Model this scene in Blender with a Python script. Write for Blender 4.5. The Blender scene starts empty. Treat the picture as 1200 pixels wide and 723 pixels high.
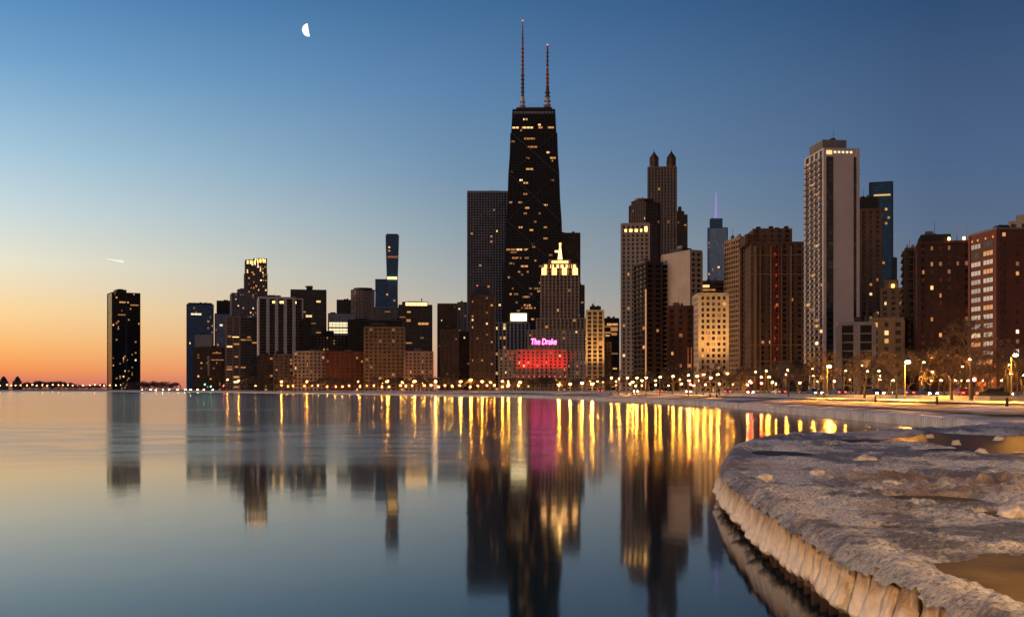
import bpy, bmesh, math, random
import numpy as np
from mathutils import Vector, Matrix, noise as mnoise

random.seed(7)
S = bpy.context.scene
COL = S.collection
R = math.radians
F = 1363.0            # focal length in photo pixels (1200 px wide)
CX, HY = 600.0, 456.0 # principal column, horizon row
CAMH = 3.5            # camera height above the lake

# ------------------------------------------------------------------ camera
cam = bpy.data.cameras.new("camera")
cam.sensor_width = 36.0
cam.lens = 36.0 * F / 1200.0
cam.shift_y = (HY - 361.5) / 1200.0
cam.clip_start = 0.1
cam.clip_end = 60000
camo = bpy.data.objects.new("camera", cam)
COL.objects.link(camo)
camo.location = (0, 0, CAMH)
camo.rotation_euler = (R(90), 0, 0)
S.camera = camo

# ------------------------------------------------------------------ view / render
S.view_settings.view_transform = 'Standard'
S.view_settings.look = 'None'
S.view_settings.exposure = 0.0
S.view_settings.gamma = 1.0
S.view_settings.use_curve_mapping = False
cy = S.cycles
cy.max_bounces = 5
cy.diffuse_bounces = 2
cy.glossy_bounces = 3
cy.transmission_bounces = 2
cy.transparent_max_bounces = 4
cy.caustics_reflective = False
cy.caustics_refractive = False
cy.sample_clamp_indirect = 12.0
cy.use_light_tree = True
cy.use_denoising = True
try:
    cy.denoiser = 'OPENIMAGEDENOISE'
    cy.denoising_input_passes = 'RGB_ALBEDO_NORMAL'
except Exception:
    pass


def lin(c):
    return tuple(((v / 255.0) / 12.92 if v / 255.0 <= 0.04045 else ((v / 255.0 + 0.055) / 1.055) ** 2.4) for v in c)


# ------------------------------------------------------------------ world: dawn sky by direction
W = bpy.data.worlds.new("World")
S.world = W
W.use_nodes = True
nt = W.node_tree
nt.nodes.clear()


def node(t, typ, **kw):
    n = t.nodes.new(typ)
    for k, v in kw.items():
        setattr(n, k, v)
    return n


def mathn(t, op, a, b=None, c=None, clamp=False):
    n = t.nodes.new("ShaderNodeMath")
    n.operation = op
    n.use_clamp = clamp
    for i, v in enumerate((a, b, c)):
        if v is None:
            continue
        if isinstance(v, (int, float)):
            n.inputs[i].default_value = v
        else:
            t.links.new(v, n.inputs[i])
    return n.outputs[0]


def ramp(t, fac, stops, interp='LINEAR'):
    n = t.nodes.new("ShaderNodeValToRGB")
    cr = n.color_ramp
    cr.interpolation = interp
    while len(cr.elements) > 1:
        cr.elements.remove(cr.elements[-1])
    cr.elements[0].position = stops[0][0]
    cr.elements[0].color = (*stops[0][1], 1)
    for p, c in stops[1:]:
        e = cr.elements.new(p)
        e.color = (*c, 1)
    t.links.new(fac, n.inputs[0])
    return n.outputs[0]


def mixc(t, fac, a, b, blend='MIX'):
    n = t.nodes.new("ShaderNodeMix")
    n.data_type = 'RGBA'
    n.blend_type = blend
    for sock, v in ((n.inputs[0], fac), (n.inputs[6], a), (n.inputs[7], b)):
        if isinstance(v, (int, float)):
            sock.default_value = v
        elif isinstance(v, tuple):
            sock.default_value = (*v, 1) if len(v) == 3 else v
        else:
            t.links.new(v, sock)
    return n.outputs[2]


def smooth(t, v, a, b):
    n = t.nodes.new("ShaderNodeMapRange")
    n.interpolation_type = 'SMOOTHSTEP'
    n.inputs[1].default_value = a
    n.inputs[2].default_value = b
    t.links.new(v, n.inputs[0])
    return n.outputs[0]


tc = node(nt, "ShaderNodeTexCoord")
sep = node(nt, "ShaderNodeSeparateXYZ")
nt.links.new(tc.outputs["Generated"], sep.inputs[0])
zf = mathn(nt, 'SQRT', mathn(nt, 'MAXIMUM', sep.outputs[2], 0.0))
az = mathn(nt, 'ARCTAN2', sep.outputs[0], sep.outputs[1])


def ef(y):   # photo row -> ramp position (square root of the sine of the elevation)
    return math.sqrt(max(0.0, math.sin(math.atan((HY - y) / F))))


SKY_LEFT = [(0.0, lin((196, 108, 96))), (ef(447), lin((222, 124, 98))), (ef(434), lin((247, 152, 86))), (ef(410), lin((252, 184, 110))),
            (ef(370), lin((252, 214, 156))), (ef(320), lin((234, 228, 204))), (ef(260), lin((200, 217, 221))), (ef(200), lin((166, 200, 219))),
            (ef(100), lin((114, 163, 204))), (ef(0), lin((76, 130, 182))), (0.75, lin((45, 90, 145))), (1.0, lin((28, 60, 110)))]
SKY_MID = [(0.0, lin((190, 130, 115))), (ef(440), lin((214, 152, 118))), (ef(400), lin((208, 178, 146))), (ef(360), lin((186, 179, 165))),
           (ef(330), lin((168, 173, 171))), (ef(270), lin((142, 161, 173))), (ef(200), lin((114, 145, 174))), (ef(100), lin((88, 128, 170))),
           (ef(0), lin((63, 107, 152))), (0.75, lin((42, 82, 135))), (1.0, lin((28, 60, 110)))]
SKY_RIGHT = [(0.0, lin((140, 112, 108))), (ef(400), lin((124, 122, 130))), (ef(330), lin((101, 113, 132))), (ef(270), lin((87, 107, 135))), (ef(200), lin((74, 100, 135))),
             (ef(100), lin((61, 87, 124))), (ef(0), lin((40, 72, 113))), (0.75, lin((32, 64, 112))), (1.0, lin((28, 60, 110)))]
SKY_EAST = [(0.0, lin((235, 120, 80))), (0.1, lin((255, 150, 70))), (0.2, lin((255, 190, 105))), (0.3, lin((255, 222, 160))), (0.42, lin((215, 220, 210))),
            (0.56, lin((120, 165, 205))), (0.75, lin((60, 105, 160))), (1.0, lin((28, 60, 110)))]
SKY_NORTH = [(0.0, lin((182, 134, 98))), (0.25, lin((184, 140, 108))), (0.4, lin((156, 130, 116))), (0.6, lin((104, 102, 112))), (0.8, lin((62, 80, 116))), (1.0, lin((34, 58, 98)))]
cE, cL, cM, cR_, cN = (ramp(nt, zf, s, 'EASE' if False else 'LINEAR') for s in (SKY_EAST, SKY_LEFT, SKY_MID, SKY_RIGHT, SKY_NORTH))


def lins(t, v, a, b):
    n = t.nodes.new("ShaderNodeMapRange")
    n.inputs[1].default_value = a
    n.inputs[2].default_value = b
    t.links.new(v, n.inputs[0])
    return n.outputs[0]


c = mixc(nt, smooth(nt, az, R(-150), R(-80)), cN, cE)
c = mixc(nt, smooth(nt, az, R(-70), R(-26)), c, cL)
c = mixc(nt, lins(nt, az, R(-24), R(-2.5)), c, cM)
c = mixc(nt, lins(nt, az, R(-2.5), R(20)), c, cR_)
c = mixc(nt, smooth(nt, az, R(30), R(110)), c, cN)
sky = node(nt, "ShaderNodeTexSky", sky_type='NISHITA')
sky.sun_disc = False
sky.sun_elevation = R(-3)
sky.sun_rotation = R(-70)
bg = node(nt, "ShaderNodeBackground")
nt.links.new(c, bg.inputs[0])
bg.inputs[1].default_value = 1.0
bg2 = node(nt, "ShaderNodeBackground")
nt.links.new(sky.outputs[0], bg2.inputs[0])
bg2.inputs[1].default_value = 0.05
addw = node(nt, "ShaderNodeAddShader")
nt.links.new(bg.outputs[0], addw.inputs[0])
nt.links.new(bg2.outputs[0], addw.inputs[1])
wo = node(nt, "ShaderNodeOutputWorld")
nt.links.new(addw.outputs[0], wo.inputs[0])
W.cycles.sampling_method = 'MANUAL'
W.cycles.sample_map_resolution = 512

# the glow of the coming sunrise, low in the east (left)
sun = bpy.data.lights.new("sun", 'SUN')
sun.energy = 1.6
sun.angle = R(30)
sun.color = (1.0, 0.62, 0.36)
suno = bpy.data.objects.new("sun", sun)
COL.objects.link(suno)
suno.rotation_euler = Vector((math.cos(R(6)), 0.10, -math.sin(R(6)))).to_track_quat('-Z', 'Y').to_euler()


# ------------------------------------------------------------------ materials
MATS = {}


def pm(name, col, rough=0.8, var=0.3, scale=0.08, metal=0.0, spec=0.5, bump=0.0, bscale=None, stretch=None):
    if name in MATS:
        return MATS[name]
    m = bpy.data.materials.new(name)
    m.use_nodes = True
    t = m.node_tree
    b = t.nodes["Principled BSDF"]
    b.inputs["Roughness"].default_value = rough
    b.inputs["Metallic"].default_value = metal
    b.inputs["Specular IOR Level"].default_value = spec
    co = t.nodes.new("ShaderNodeTexCoord").outputs["Object"]
    if stretch:
        mp = t.nodes.new("ShaderNodeMapping")
        mp.inputs["Scale"].default_value = stretch
        t.links.new(co, mp.inputs[0])
        co = mp.outputs[0]
    n = t.nodes.new("ShaderNodeTexNoise")
    n.inputs["Scale"].default_value = scale
    n.inputs["Detail"].default_value = 5
    n.inputs["Roughness"].default_value = 0.65
    t.links.new(co, n.inputs["Vector"])
    lo = tuple(max(0, v * (1 - var)) for v in col)
    hi = tuple(min(1, v * (1 + var)) for v in col)
    t.links.new(ramp(t, n.outputs[0], [(0.3, lo), (0.7, hi)]), b.inputs["Base Color"])
    if bump:
        n2 = t.nodes.new("ShaderNodeTexNoise")
        n2.inputs["Scale"].default_value = bscale or scale * 4
        n2.inputs["Detail"].default_value = 6
        t.links.new(co, n2.inputs["Vector"])
        bp = t.nodes.new("ShaderNodeBump")
        bp.inputs["Strength"].default_value = bump
        t.links.new(n2.outputs[0], bp.inputs["Height"])
        t.links.new(bp.outputs[0], b.inputs["Normal"])
    MATS[name] = m
    return m


def em(name, col, strength):
    if name in MATS:
        return MATS[name]
    m = bpy.data.materials.new(name)
    m.use_nodes = True
    t = m.node_tree
    b = t.nodes["Principled BSDF"]
    b.inputs["Base Color"].default_value = (*[v * 0.3 for v in col], 1)
    b.inputs["Emission Color"].default_value = (*col, 1)
    b.inputs["Emission Strength"].default_value = strength
    if strength < 30:
        m.cycles.emission_sampling = 'NONE'     # too weak to be worth sampling as a lamp
    MATS[name] = m
    return m


def glassm(name, col, rough=0.12, spec=0.6, even=0):
    """dark window glass: panes differ a little from floor to floor and bay to bay (blinds, rooms)"""
    if name in MATS:
        return MATS[name]
    m = bpy.data.materials.new(name)
    m.use_nodes = True
    t = m.node_tree
    b = t.nodes["Principled BSDF"]
    b.inputs["Roughness"].default_value = rough
    b.inputs["Specular IOR Level"].default_value = spec
    co = t.nodes.new("ShaderNodeTexCoord").outputs["Object"]
    v = t.nodes.new("ShaderNodeTexVoronoi")
    v.distance = 'CHEBYCHEV'
    v.inputs["Scale"].default_value = 0.28
    v.inputs["Randomness"].default_value = 0.15
    t.links.new(co, v.inputs["Vector"])
    bw = t.nodes.new("ShaderNodeSeparateColor")
    t.links.new(v.outputs["Color"], bw.inputs[0])
    t.links.new(ramp(t, bw.outputs[0], [(0.0, tuple(x * (0.5 if even < 1 else .8) for x in col)), (0.72, col), (1.0, tuple(min(1, x * (4.5 if even < 1 else 1.25) + (0.02 if even < 1 else 0)) for x in col))]), b.inputs["Base Color"])
    t.links.new(mathn(t, 'MULTIPLY_ADD', bw.outputs[1], 0.2, rough * 0.6), b.inputs["Roughness"])
    MATS[name] = m
    return m


G = {
    'black': glassm("black_glass", (0.004, 0.004, 0.005), 0.15, 0.22, 1),
    'dark': glassm("dark_window_glass", (0.014, 0.014, 0.017), 0.12, 0.5),
    'blue': glassm("blue_curtain_glass", (0.010, 0.105, 0.22), 0.10, 0.35, 1),
    'pale': glassm("pale_blue_glass", (0.19, 0.33, 0.50), 0.12, 0.7, 1),
    'warm': glassm("brown_window_glass", (0.03, 0.018, 0.012), 0.2, 0.4),
}
Wm = {
    'black': pm("black_steel", (0.006, 0.0055, 0.0055), 0.5, 0.3),
    'charcoal': pm("charcoal_cladding", (0.034, 0.034, 0.038), 0.7),
    'grey': pm("grey_concrete", (0.2, 0.19, 0.19), 0.85),
    'lightgrey': pm("pale_grey_stone", (0.25, 0.27, 0.31), 0.8),
    'white': pm("white_marble_piers", (0.55, 0.5, 0.47), 0.7, 0.15),
    'beige': pm("beige_concrete", (0.42, 0.34, 0.27), 0.85, 0.15),
    'cream': pm("cream_stone", (0.52, 0.42, 0.30), 0.85, 0.2),
    'tan': pm("tan_brick", (0.27, 0.18, 0.105), 0.9, 0.2),
    'brown': pm("brown_brick", (0.125, 0.073, 0.045), 0.9, 0.25),
    'darkbrown': pm("dark_brown_brick", (0.05, 0.03, 0.022), 0.9, 0.25),
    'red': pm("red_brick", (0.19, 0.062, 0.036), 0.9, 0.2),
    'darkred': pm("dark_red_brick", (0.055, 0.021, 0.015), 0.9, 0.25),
    'pink': pm("pinkish_stone", (0.42, 0.28, 0.22), 0.85, 0.15),
    'bluemet': pm("blue_grey_metal", (0.018, 0.09, 0.17), 0.4, 0.2),
    'lime': pm("limestone", (0.40, 0.31, 0.22), 0.85, 0.2),
    'palebeige': pm("pale_beige_concrete", (0.66, 0.55, 0.46), 0.85, 0.1),
    'stone': pm("brown_grey_stone", (0.19, 0.15, 0.12), 0.85, 0.2),
    'brickred': pm("orange_red_brick", (0.17, 0.055, 0.03), 0.9, 0.2),  # one brick colour for all faces of the block
    'roof': pm("roof_tar", (0.04, 0.038, 0.036), 0.9),
    'metal': pm("painted_steel", (0.12, 0.11, 0.10), 0.5),
}
LIT = [em("lit_window_amber", (1.0, 0.46, 0.13), 0.75), em("lit_window_warm", (1.0, 0.58, 0.22), 1.4), em("lit_window_dim", (1.0, 0.42, 0.13), 0.42),
       em("lit_window_white", (1.0, 0.78, 0.48), 1.6), em("lit_window_faint", (0.9, 0.45, 0.20), 0.2)]
LITW = [3, 1.2, 6, 0.6, 7]
GOLD = em("lit_crown_gold", (1.0, 0.52, 0.14), 4.5)
PALE = em("lit_floor_pale", (1.0, 0.80, 0.46), 1.25)


# ------------------------------------------------------------------ mesh helpers
class MB:
    def __init__(s):
        s.v, s.f = [], []

    def hexa(s, p):
        n = len(s.v)
        s.v += [tuple(x) for x in p]
        s.f += [(n + a, n + b, n + c_, n + d) for a, b, c_, d in ((0, 3, 2, 1), (4, 5, 6, 7), (0, 1, 5, 4), (1, 2, 6, 5), (2, 3, 7, 6), (3, 0, 4, 7))]

    def box(s, x0, x1, y0, y1, z0, z1):
        s.hexa([(x0, y0, z0), (x1, y0, z0), (x1, y1, z0), (x0, y1, z0), (x0, y0, z1), (x1, y0, z1), (x1, y1, z1), (x0, y1, z1)])

    def frustum(s, x0, x1, y0, y1, z0, X0, X1, Y0, Y1, z1):
        s.hexa([(x0, y0, z0), (x1, y0, z0), (x1, y1, z0), (x0, y1, z0), (X0, Y0, z1), (X1, Y0, z1), (X1, Y1, z1), (X0, Y1, z1)])

    def bar(s, a, b, r0, r1=None, n=6, cap=True):
        r1 = r0 if r1 is None else r1
        a, b = Vector(a), Vector(b)
        d = (b - a)
        if d.length < 1e-6:
            return
        d.normalize()
        u = d.orthogonal().normalized()
        w = d.cross(u)
        k = len(s.v)
        for p, r in ((a, r0), (b, r1)):
            for i in range(n):
                t = 2 * math.pi * i / n
                s.v.append(tuple(p + u * (r * math.cos(t)) + w * (r * math.sin(t))))
        for i in range(n):
            j = (i + 1) % n
            s.f.append((k + i, k + j, k + n + j, k + n + i))
        if cap:
            s.f.append(tuple(k + i for i in reversed(range(n))))
            s.f.append(tuple(k + n + i for i in range(n)))

    def lathe(s, prof, n=16, cx=0, cy=0):
        k = len(s.v)
        for r, z in prof:
            for i in range(n):
                t = 2 * math.pi * i / n
                s.v.append((cx + r * math.cos(t), cy + r * math.sin(t), z))
        for q in range(len(prof) - 1):
            for i in range(n):
                j = (i + 1) % n
                s.f.append((k + q * n + i, k + q * n + j, k + (q + 1) * n + j, k + (q + 1) * n + i))
        s.f.append(tuple(k + i for i in reversed(range(n))))
        s.f.append(tuple(k + (len(prof) - 1) * n + i for i in range(n)))

    def mesh(s, name, m, smooth=False):
        me = bpy.data.meshes.new(name)
        me.from_pydata(s.v, [], s.f)
        if m:
            me.materials.append(m)
        if smooth:
            me.polygons.foreach_set("use_smooth", [True] * len(me.polygons))
        me.update()
        return me

    def build(s, name, m, parent=None, smooth=False):
        return put(name, s.mesh(name, m, smooth), parent)


def put(name, me, parent=None, loc=None, rz=0):
    o = bpy.data.objects.new(name, me)
    COL.objects.link(o)
    if parent:
        o.parent = parent
    if loc:
        o.location = loc
    if rz:
        o.rotation_euler = (0, 0, rz)
    return o


def tag(o, label=None, cat=None, group=None, kind=None):
    if label:
        o["label"] = label
    if cat:
        o["category"] = cat
    if group:
        o["group"] = group
    if kind:
        o["kind"] = kind
    return o


def thing(name, label, cat, loc=(0, 0, 0), rz=0, group=None):
    o = bpy.data.objects.new(name, None)
    COL.objects.link(o)
    o.location = loc
    o.rotation_euler = (0, 0, rz)
    return tag(o, label, cat, group)


def dup(root, loc, rz=0, sc=1.0, label=None, group=None):
    r = root.copy()
    COL.objects.link(r)
    r.location = loc
    r.rotation_euler = (0, 0, rz)
    r.scale = (sc, sc, sc) if not isinstance(sc, tuple) else sc
    if label:
        r["label"] = label
    if group:
        r["group"] = group
    for ch in root.children:
        c_ = ch.copy()
        COL.objects.link(c_)
        c_.parent = r
        for g in ch.children:
            d = g.copy()
            COL.objects.link(d)
            d.parent = c_
    return r


def kx(px):
    return (px - CX) / F


def zat(py, D):
    return CAMH + (HY - py) / F * D


# ------------------------------------------------------------------ shoreline (depth of the water's edge along each sight line)
SH = [(-1200, 2600), (-400, 2300), (0, 1800), (120, 1650), (270, 1150), (400, 800), (500, 620), (600, 505), (650, 430), (720, 332), (800, 262), (840, 229),
      (880, 196), (933, 160), (1000, 132), (1060, 115), (1120, 98), (1160, 86), (1230, 84), (1400, 88), (1800, 100), (2600, 130)]


def Ds(px):
    for (a, da), (b, db) in zip(SH, SH[1:]):
        if a <= px <= b:
            t = (px - a) / (b - a)
            return da * (db / da) ** t
    return SH[0][1] if px < SH[0][0] else SH[-1][1]


GROUND = [(0, 0.92), (5, 1.05), (25, 1.35), (55, 1.9), (100, 2.1), (300, 2.5), (3000, 3.0), (60000, 3.0)]


def gz(off):
    for (a, za), (b, zb) in zip(GROUND, GROUND[1:]):
        if a <= off <= b:
            return za + (zb - za) * (off - a) / (b - a)
    return 0.92


def spot(px, off):
    D = Ds(px) + off
    return Vector((kx(px) * D, D, gz(off)))


# ------------------------------------------------------------------ water
def water_mat():
    m = bpy.data.materials.new("lake_water")
    m.use_nodes = True
    t = m.node_tree
    b = t.nodes["Principled BSDF"]
    b.inputs["IOR"].default_value = 1.25
    co = t.nodes.new("ShaderNodeTexCoord").outputs["Object"]
    sp = t.nodes.new("ShaderNodeSeparateXYZ")
    t.links.new(co, sp.inputs[0])

    def nz(scale, sx, sy, detail=4, dist=0.0):
        mp = t.nodes.new("ShaderNodeMapping")
        mp.inputs["Scale"].default_value = (sx, sy, 1)
        t.links.new(co, mp.inputs[0])
        n = t.nodes.new("ShaderNodeTexNoise")
        n.inputs["Scale"].default_value = scale
        n.inputs["Detail"].default_value = detail
        n.inputs["Distortion"].default_value = dist
        t.links.new(mp.outputs[0], n.inputs["Vector"])
        return n.outputs[0]

    n1 = nz(1.0, 0.035, 0.02, 5, 0.6)
    n2 = nz(1.0, 0.012, 0.035, 6, 0.3)
    n3 = nz(1.0, 0.10, 0.17, 6, 0.9)
    Y = sp.outputs[1]
    wob = mathn(t, 'MULTIPLY_ADD', mathn(t, 'SUBTRACT', n1, 0.5), 55.0, Y)
    far = smooth(t, wob, 40, 68)                       # thin new ice beyond ~50 m
    out = smooth(t, wob, 95, 135)                      # clear rippled water farther out
    film = mathn(t, 'MULTIPLY', far, mathn(t, 'SUBTRACT', 1.0, out))
    film = mathn(t, 'MULTIPLY', film, smooth(t, n3, 0.34, 0.60))
    slick = mathn(t, 'MULTIPLY', smooth(t, Y, 80, 130), smooth(t, n2, 0.54, 0.66))
    film = mathn(t, 'MAXIMUM', film, mathn(t, 'MULTIPLY', slick, 0.4))
    side = smooth(t, mathn(t, 'DIVIDE', sp.outputs[0], mathn(t, 'MAXIMUM', Y, 5.0)), 0.14, -0.10)
    film = mathn(t, 'MULTIPLY', film, mathn(t, 'MULTIPLY_ADD', side, 0.8, 0.2))
    rough = mathn(t, 'MULTIPLY_ADD', far, 0.065, 0.062)
    rough = mathn(t, 'MULTIPLY_ADD', film, 0.05, rough)
    t.links.new(rough, b.inputs["Roughness"])
    t.links.new(mixc(t, mathn(t, 'MULTIPLY', film, 0.44), (0.004, 0.018, 0.026), (0.20, 0.24, 0.27)), b.inputs["Base Color"])
    w1 = nz(1.0, 0.25, 0.12, 3)
    bp = t.nodes.new("ShaderNodeBump")
    nearw = t.nodes.new("ShaderNodeMapRange")
    for i_, v_ in ((1, 30.0), (2, 70.0), (3, 0.05), (4, 0.0)):
        nearw.inputs[i_].default_value = v_
    t.links.new(sp.outputs[1], nearw.inputs[0])
    t.links.new(nearw.outputs[0], bp.inputs["Strength"])
    bp.inputs["Distance"].default_value = 0.25
    t.links.new(w1, bp.inputs["Height"])
    t.links.new(bp.outputs[0], b.inputs["Normal"])
    return m


mb = MB()
mb.v = [(-9000, -400, 0), (9000, -400, 0), (9000, 9000, 0), (-9000, 9000, 0)]
mb.f = [(0, 1, 2, 3)]
tag(mb.build("lake_water", water_mat()), kind="structure")


# ------------------------------------------------------------------ land
def snow_mat():
    m = bpy.data.materials.new("trodden_snow_and_turf")
    m.use_nodes = True
    t = m.node_tree
    b = t.nodes["Principled BSDF"]
    b.inputs["Roughness"].default_value = 0.75
    co = t.nodes.new("ShaderNodeTexCoord").outputs["Object"]
    n = t.nodes.new("ShaderNodeTexNoise")
    n.inputs["Scale"].default_value = 0.06
    n.inputs["Detail"].default_value = 8
    n.inputs["Roughness"].default_value = 0.7
    t.links.new(co, n.inputs["Vector"])
    t.links.new(ramp(t, n.outputs[0], [(0.38, (0.07, 0.055, 0.035)), (0.47, (0.22, 0.19, 0.15)), (0.56, (0.62, 0.6, 0.58))]), b.inputs["Base Color"])
    n2 = t.nodes.new("ShaderNodeTexNoise")
    n2.inputs["Scale"].default_value = 0.9
    n2.inputs["Detail"].default_value = 6
    t.links.new(co, n2.inputs["Vector"])
    bp = t.nodes.new("ShaderNodeBump")
    bp.inputs["Strength"].default_value = 0.7
    bp.inputs["Distance"].default_value = 0.4
    t.links.new(n2.outputs[0], bp.inputs["Height"])
    t.links.new(bp.outputs[0], b.inputs["Normal"])
    return m


ROAD0, ROAD1 = 72, 92
pxs = [-1200 + 20 * i for i in range(191)]
offs = [1.2, 5, 12, 25, 40, 55, ROAD0 - 0.5, 100, 140, 200, 300, 700, 3000, 40000]
mb = MB()
for px in pxs:
    for of in offs:
        p = spot(px, of)
        mb.v.append((p.x, p.y, p.z + 0.12 * (mnoise.noise(Vector((p.x * 0.08, p.y * 0.08, 0))) if of < 60 else 0)))
n = len(offs)
for i in range(len(pxs) - 1):
    for j in range(n - 1):
        mb.f.append((i * n + j, (i + 1) * n + j, (i + 1) * n + j + 1, i * n + j + 1))
tag(mb.build("ground", snow_mat(), smooth=True), kind="structure")


def strip(name, o0, o1, dz, m, p0=-300, p1=1500, step=10, kind="structure"):
    s = MB()
    q = list(range(p0, p1 + 1, step))
    for px in q:
        for of in (o0, o1):
            p = spot(px, of)
            z = max(gz(o0), gz(o1)) if kind == 'flat' else p.z
            s.v.append((p.x, p.y, z + dz))
    for i in range(len(q) - 1):
        s.f.append((2 * i, 2 * i + 2, 2 * i + 3, 2 * i + 1))
    return tag(s.build(name, m), kind="structure")


strip("road", ROAD0, ROAD1, 0.14, pm("asphalt", (0.05, 0.05, 0.052), 0.75, 0.25, 0.4))
strip("footpath", 14, 19, 0.16, pm("path_concrete", (0.24, 0.22, 0.2), 0.85, 0.25, 0.3))
strip("snow_bank", 44, 53, 0.22, pm("ploughed_snow", (0.72, 0.7, 0.68), 0.7, 0.25, 0.2, bump=0.6, bscale=1.5))
wl = pm("lane_paint", (0.75, 0.74, 0.70), 0.6, 0.1, 1.0)
for of in (73.2, 90.6):
    strip("road_edge_line", of, of + 0.2, 0.15, wl)
for k in range(-10, 120):
    px = 560 + k * 6
    if 560 < px < 1300:
        s = MB()
        for dpx in (0, 2.6):
            for of in (82.0, 82.25):
                p = spot(px + dpx, of)
                s.v.append((p.x, p.y, p.z + 0.152))
        s.f.append((0, 2, 3, 1))
        tag(s.build("road_lane_marking", wl), kind="structure")


# low concrete barrier along the drive
def ribbon_wall(px0, px1, off, h, th, step):
    s = MB()
    q = []
    px = px0
    while px <= px1:
        q.append(px)
        px += step
    for px in q:
        for of, z in ((off, -0.3), (off, h), (off + th, h), (off + th, -0.3)):
            p = spot(px, of)
            s.v.append((p.x, p.y, gz(off) + z))
    for i in range(len(q) - 1):
        a = i * 4
        for j in range(3):
            s.f.append((a + j, a + 4 + j, a + 5 + j, a + 1 + j))
    s.f.append((0, 1, 2, 3))
    e = (len(q) - 1) * 4
    s.f.append((e + 3, e + 2, e + 1, e))
    return s


tag(ribbon_wall(560, 1400, 66, 0.66, 0.4, 5).build("concrete_barrier", pm("barrier_concrete", (0.32, 0.3, 0.27), 0.85, 0.2, 0.5)),
    "long low concrete barrier wall between the snowy lakefront and the drive", "barrier")


# ice-coated sea wall along the shore
def seawall():
    s = MB()
    q = []
    px = -300.0
    while px < 1240:
        q.append(px)
        D = Ds(px)
        px += 0.8 if px < 640 else 0.06
    prof = [(0.0, -0.4), (0.05, 0.18), (0.0, 0.55), (0.12, 0.85), (0.6, 1.0), (2.4, 1.08)]
    arc = 0
    last = None
    for px in q:
        p = spot(px, 0)
        if last is not None:
            arc += (p - last).length
        last = p
        rib = abs(math.sin(arc * math.pi / 0.8))
        nz_ = mnoise.noise(Vector((arc * 0.12, 3.1, 0)))
        for i, (of, z) in enumerate(prof):
            o_ = of - (0.28 * rib if 0 < i < 4 else 0.0) - 0.25 * nz_
            zz = z + (0.08 * nz_ if i > 1 else 0) + (0.05 * rib if i == 3 else 0)
            d = Vector((p.x, p.y, 0)).normalized()
            s.v.append((p.x + d.x * o_, p.y + d.y * o_, zz))
    n = len(prof)
    for i in range(len(q) - 1):
        for j in range(n - 1):
            s.f.append((i * n + j, (i + 1) * n + j, (i + 1) * n + j + 1, i * n + j + 1))
    return s


SNOWICE = pm("wall_ice", (0.50, 0.47, 0.46), 0.45, 0.35, 0.35, bump=0.4, bscale=2.0)
tag(seawall().build("seawall", SNOWICE, smooth=True), "long ice coated sea wall following the curved shoreline beyond the pier", "sea wall")


# ------------------------------------------------------------------ buildings
def solve(x0, xc, x1, D, depth):
    """footprint from the three vertical edges seen: left edge, near corner, right edge -> corner, width, depth, yaw"""
    k0, k1 = kx(x0), kx(x1)
    if xc is None:
        a = -math.atan(k0)
        C = Vector((k0 * D, D, 0))
        w = (k1 * C.y - C.x) / (math.cos(a) - k1 * math.sin(a))
        return C, w, depth, a
    kc = kx(xc)
    C = Vector((kc * D, D, 0))

    def left(a):
        den = -math.sin(a) - k0 * math.cos(a)
        v = (k0 * C.y - C.x) / den if abs(den) > 1e-9 else 1e9
        return v if v > 0 else 1e9
    lo, hi = -math.atan(k0) + 1e-4, R(80)
    for _ in range(60):
        mid = (lo + hi) / 2
        if left(mid) > depth:
            lo = mid
        else:
            hi = mid
    a = (lo + hi) / 2
    w = (k1 * C.y - C.x) / (math.cos(a) - k1 * math.sin(a))
    return C, w, left(a), a


STY = {
    # bay, floor, pier width, spandrel height, pier proud, spandrel proud
    'grid': (3.8, 3.3, 1.7, 1.4, 0.5, 0.35),
    'brick': (4.4, 3.2, 2.6, 1.5, 0.45, 0.3),
    'bands': (8.0, 3.4, 0.5, 1.5, 0.25, 0.45),
    'piers': (4.2, 3.5, 1.5, 0.8, 0.9, 0.3),
    'bigpiers': (9.0, 3.4, 3.6, 0.16, 1.2, 0.1),
    'glass': (3.2, 3.6, 0.25, 0.5, 0.2, 0.12),
    'bare': (500.0, 400.0, 0.01, 0.01, 0.01, 0.005),
    'finegrid': (3.0, 3.2, 0.8, 0.9, 0.4, 0.3),
    'balcony': (6.5, 3.1, 1.6, 0.95, 0.5, 1.5),
}
WIN = {}


def winmesh(w, h, mi):
    key = (round(w, 1), round(h, 1), mi)
    if key not in WIN:
        s = MB()
        s.box(-key[0] / 2, key[0] / 2, -0.05, 0.05, 0, key[1])
        WIN[key] = s.mesh("window", mi if not isinstance(mi, int) else LIT[mi])
    return WIN[key]


class Face:
    def __init__(s, ox, oy, dx, dy, L):
        s.ox, s.oy, s.dx, s.dy, s.L = ox, oy, dx, dy, L
        s.nx, s.ny = dy, -dx

    def pt(s, t, n_, z):
        return (s.ox + s.dx * t + s.nx * n_, s.oy + s.dy * t + s.ny * n_, z)

    def box(s, mb_, t0, t1, n0, n1, z0, z1):
        a = [s.pt(t0, n1, z0), s.pt(t1, n1, z0), s.pt(t1, n0, z0), s.pt(t0, n0, z0)]
        b = [s.pt(t0, n1, z1), s.pt(t1, n1, z1), s.pt(t1, n0, z1), s.pt(t0, n0, z1)]
        mb_.hexa(a + b)


def rect_faces(x0, x1, y0, y1):
    return {'front': Face(x0, y0, 1, 0, x1 - x0), 'right': Face(x1, y0, 0, 1, y1 - y0), 'back': Face(x1, y1, -1, 0, x1 - x0), 'left': Face(x0, y1, 0, -1, y1 - y0)}


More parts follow.
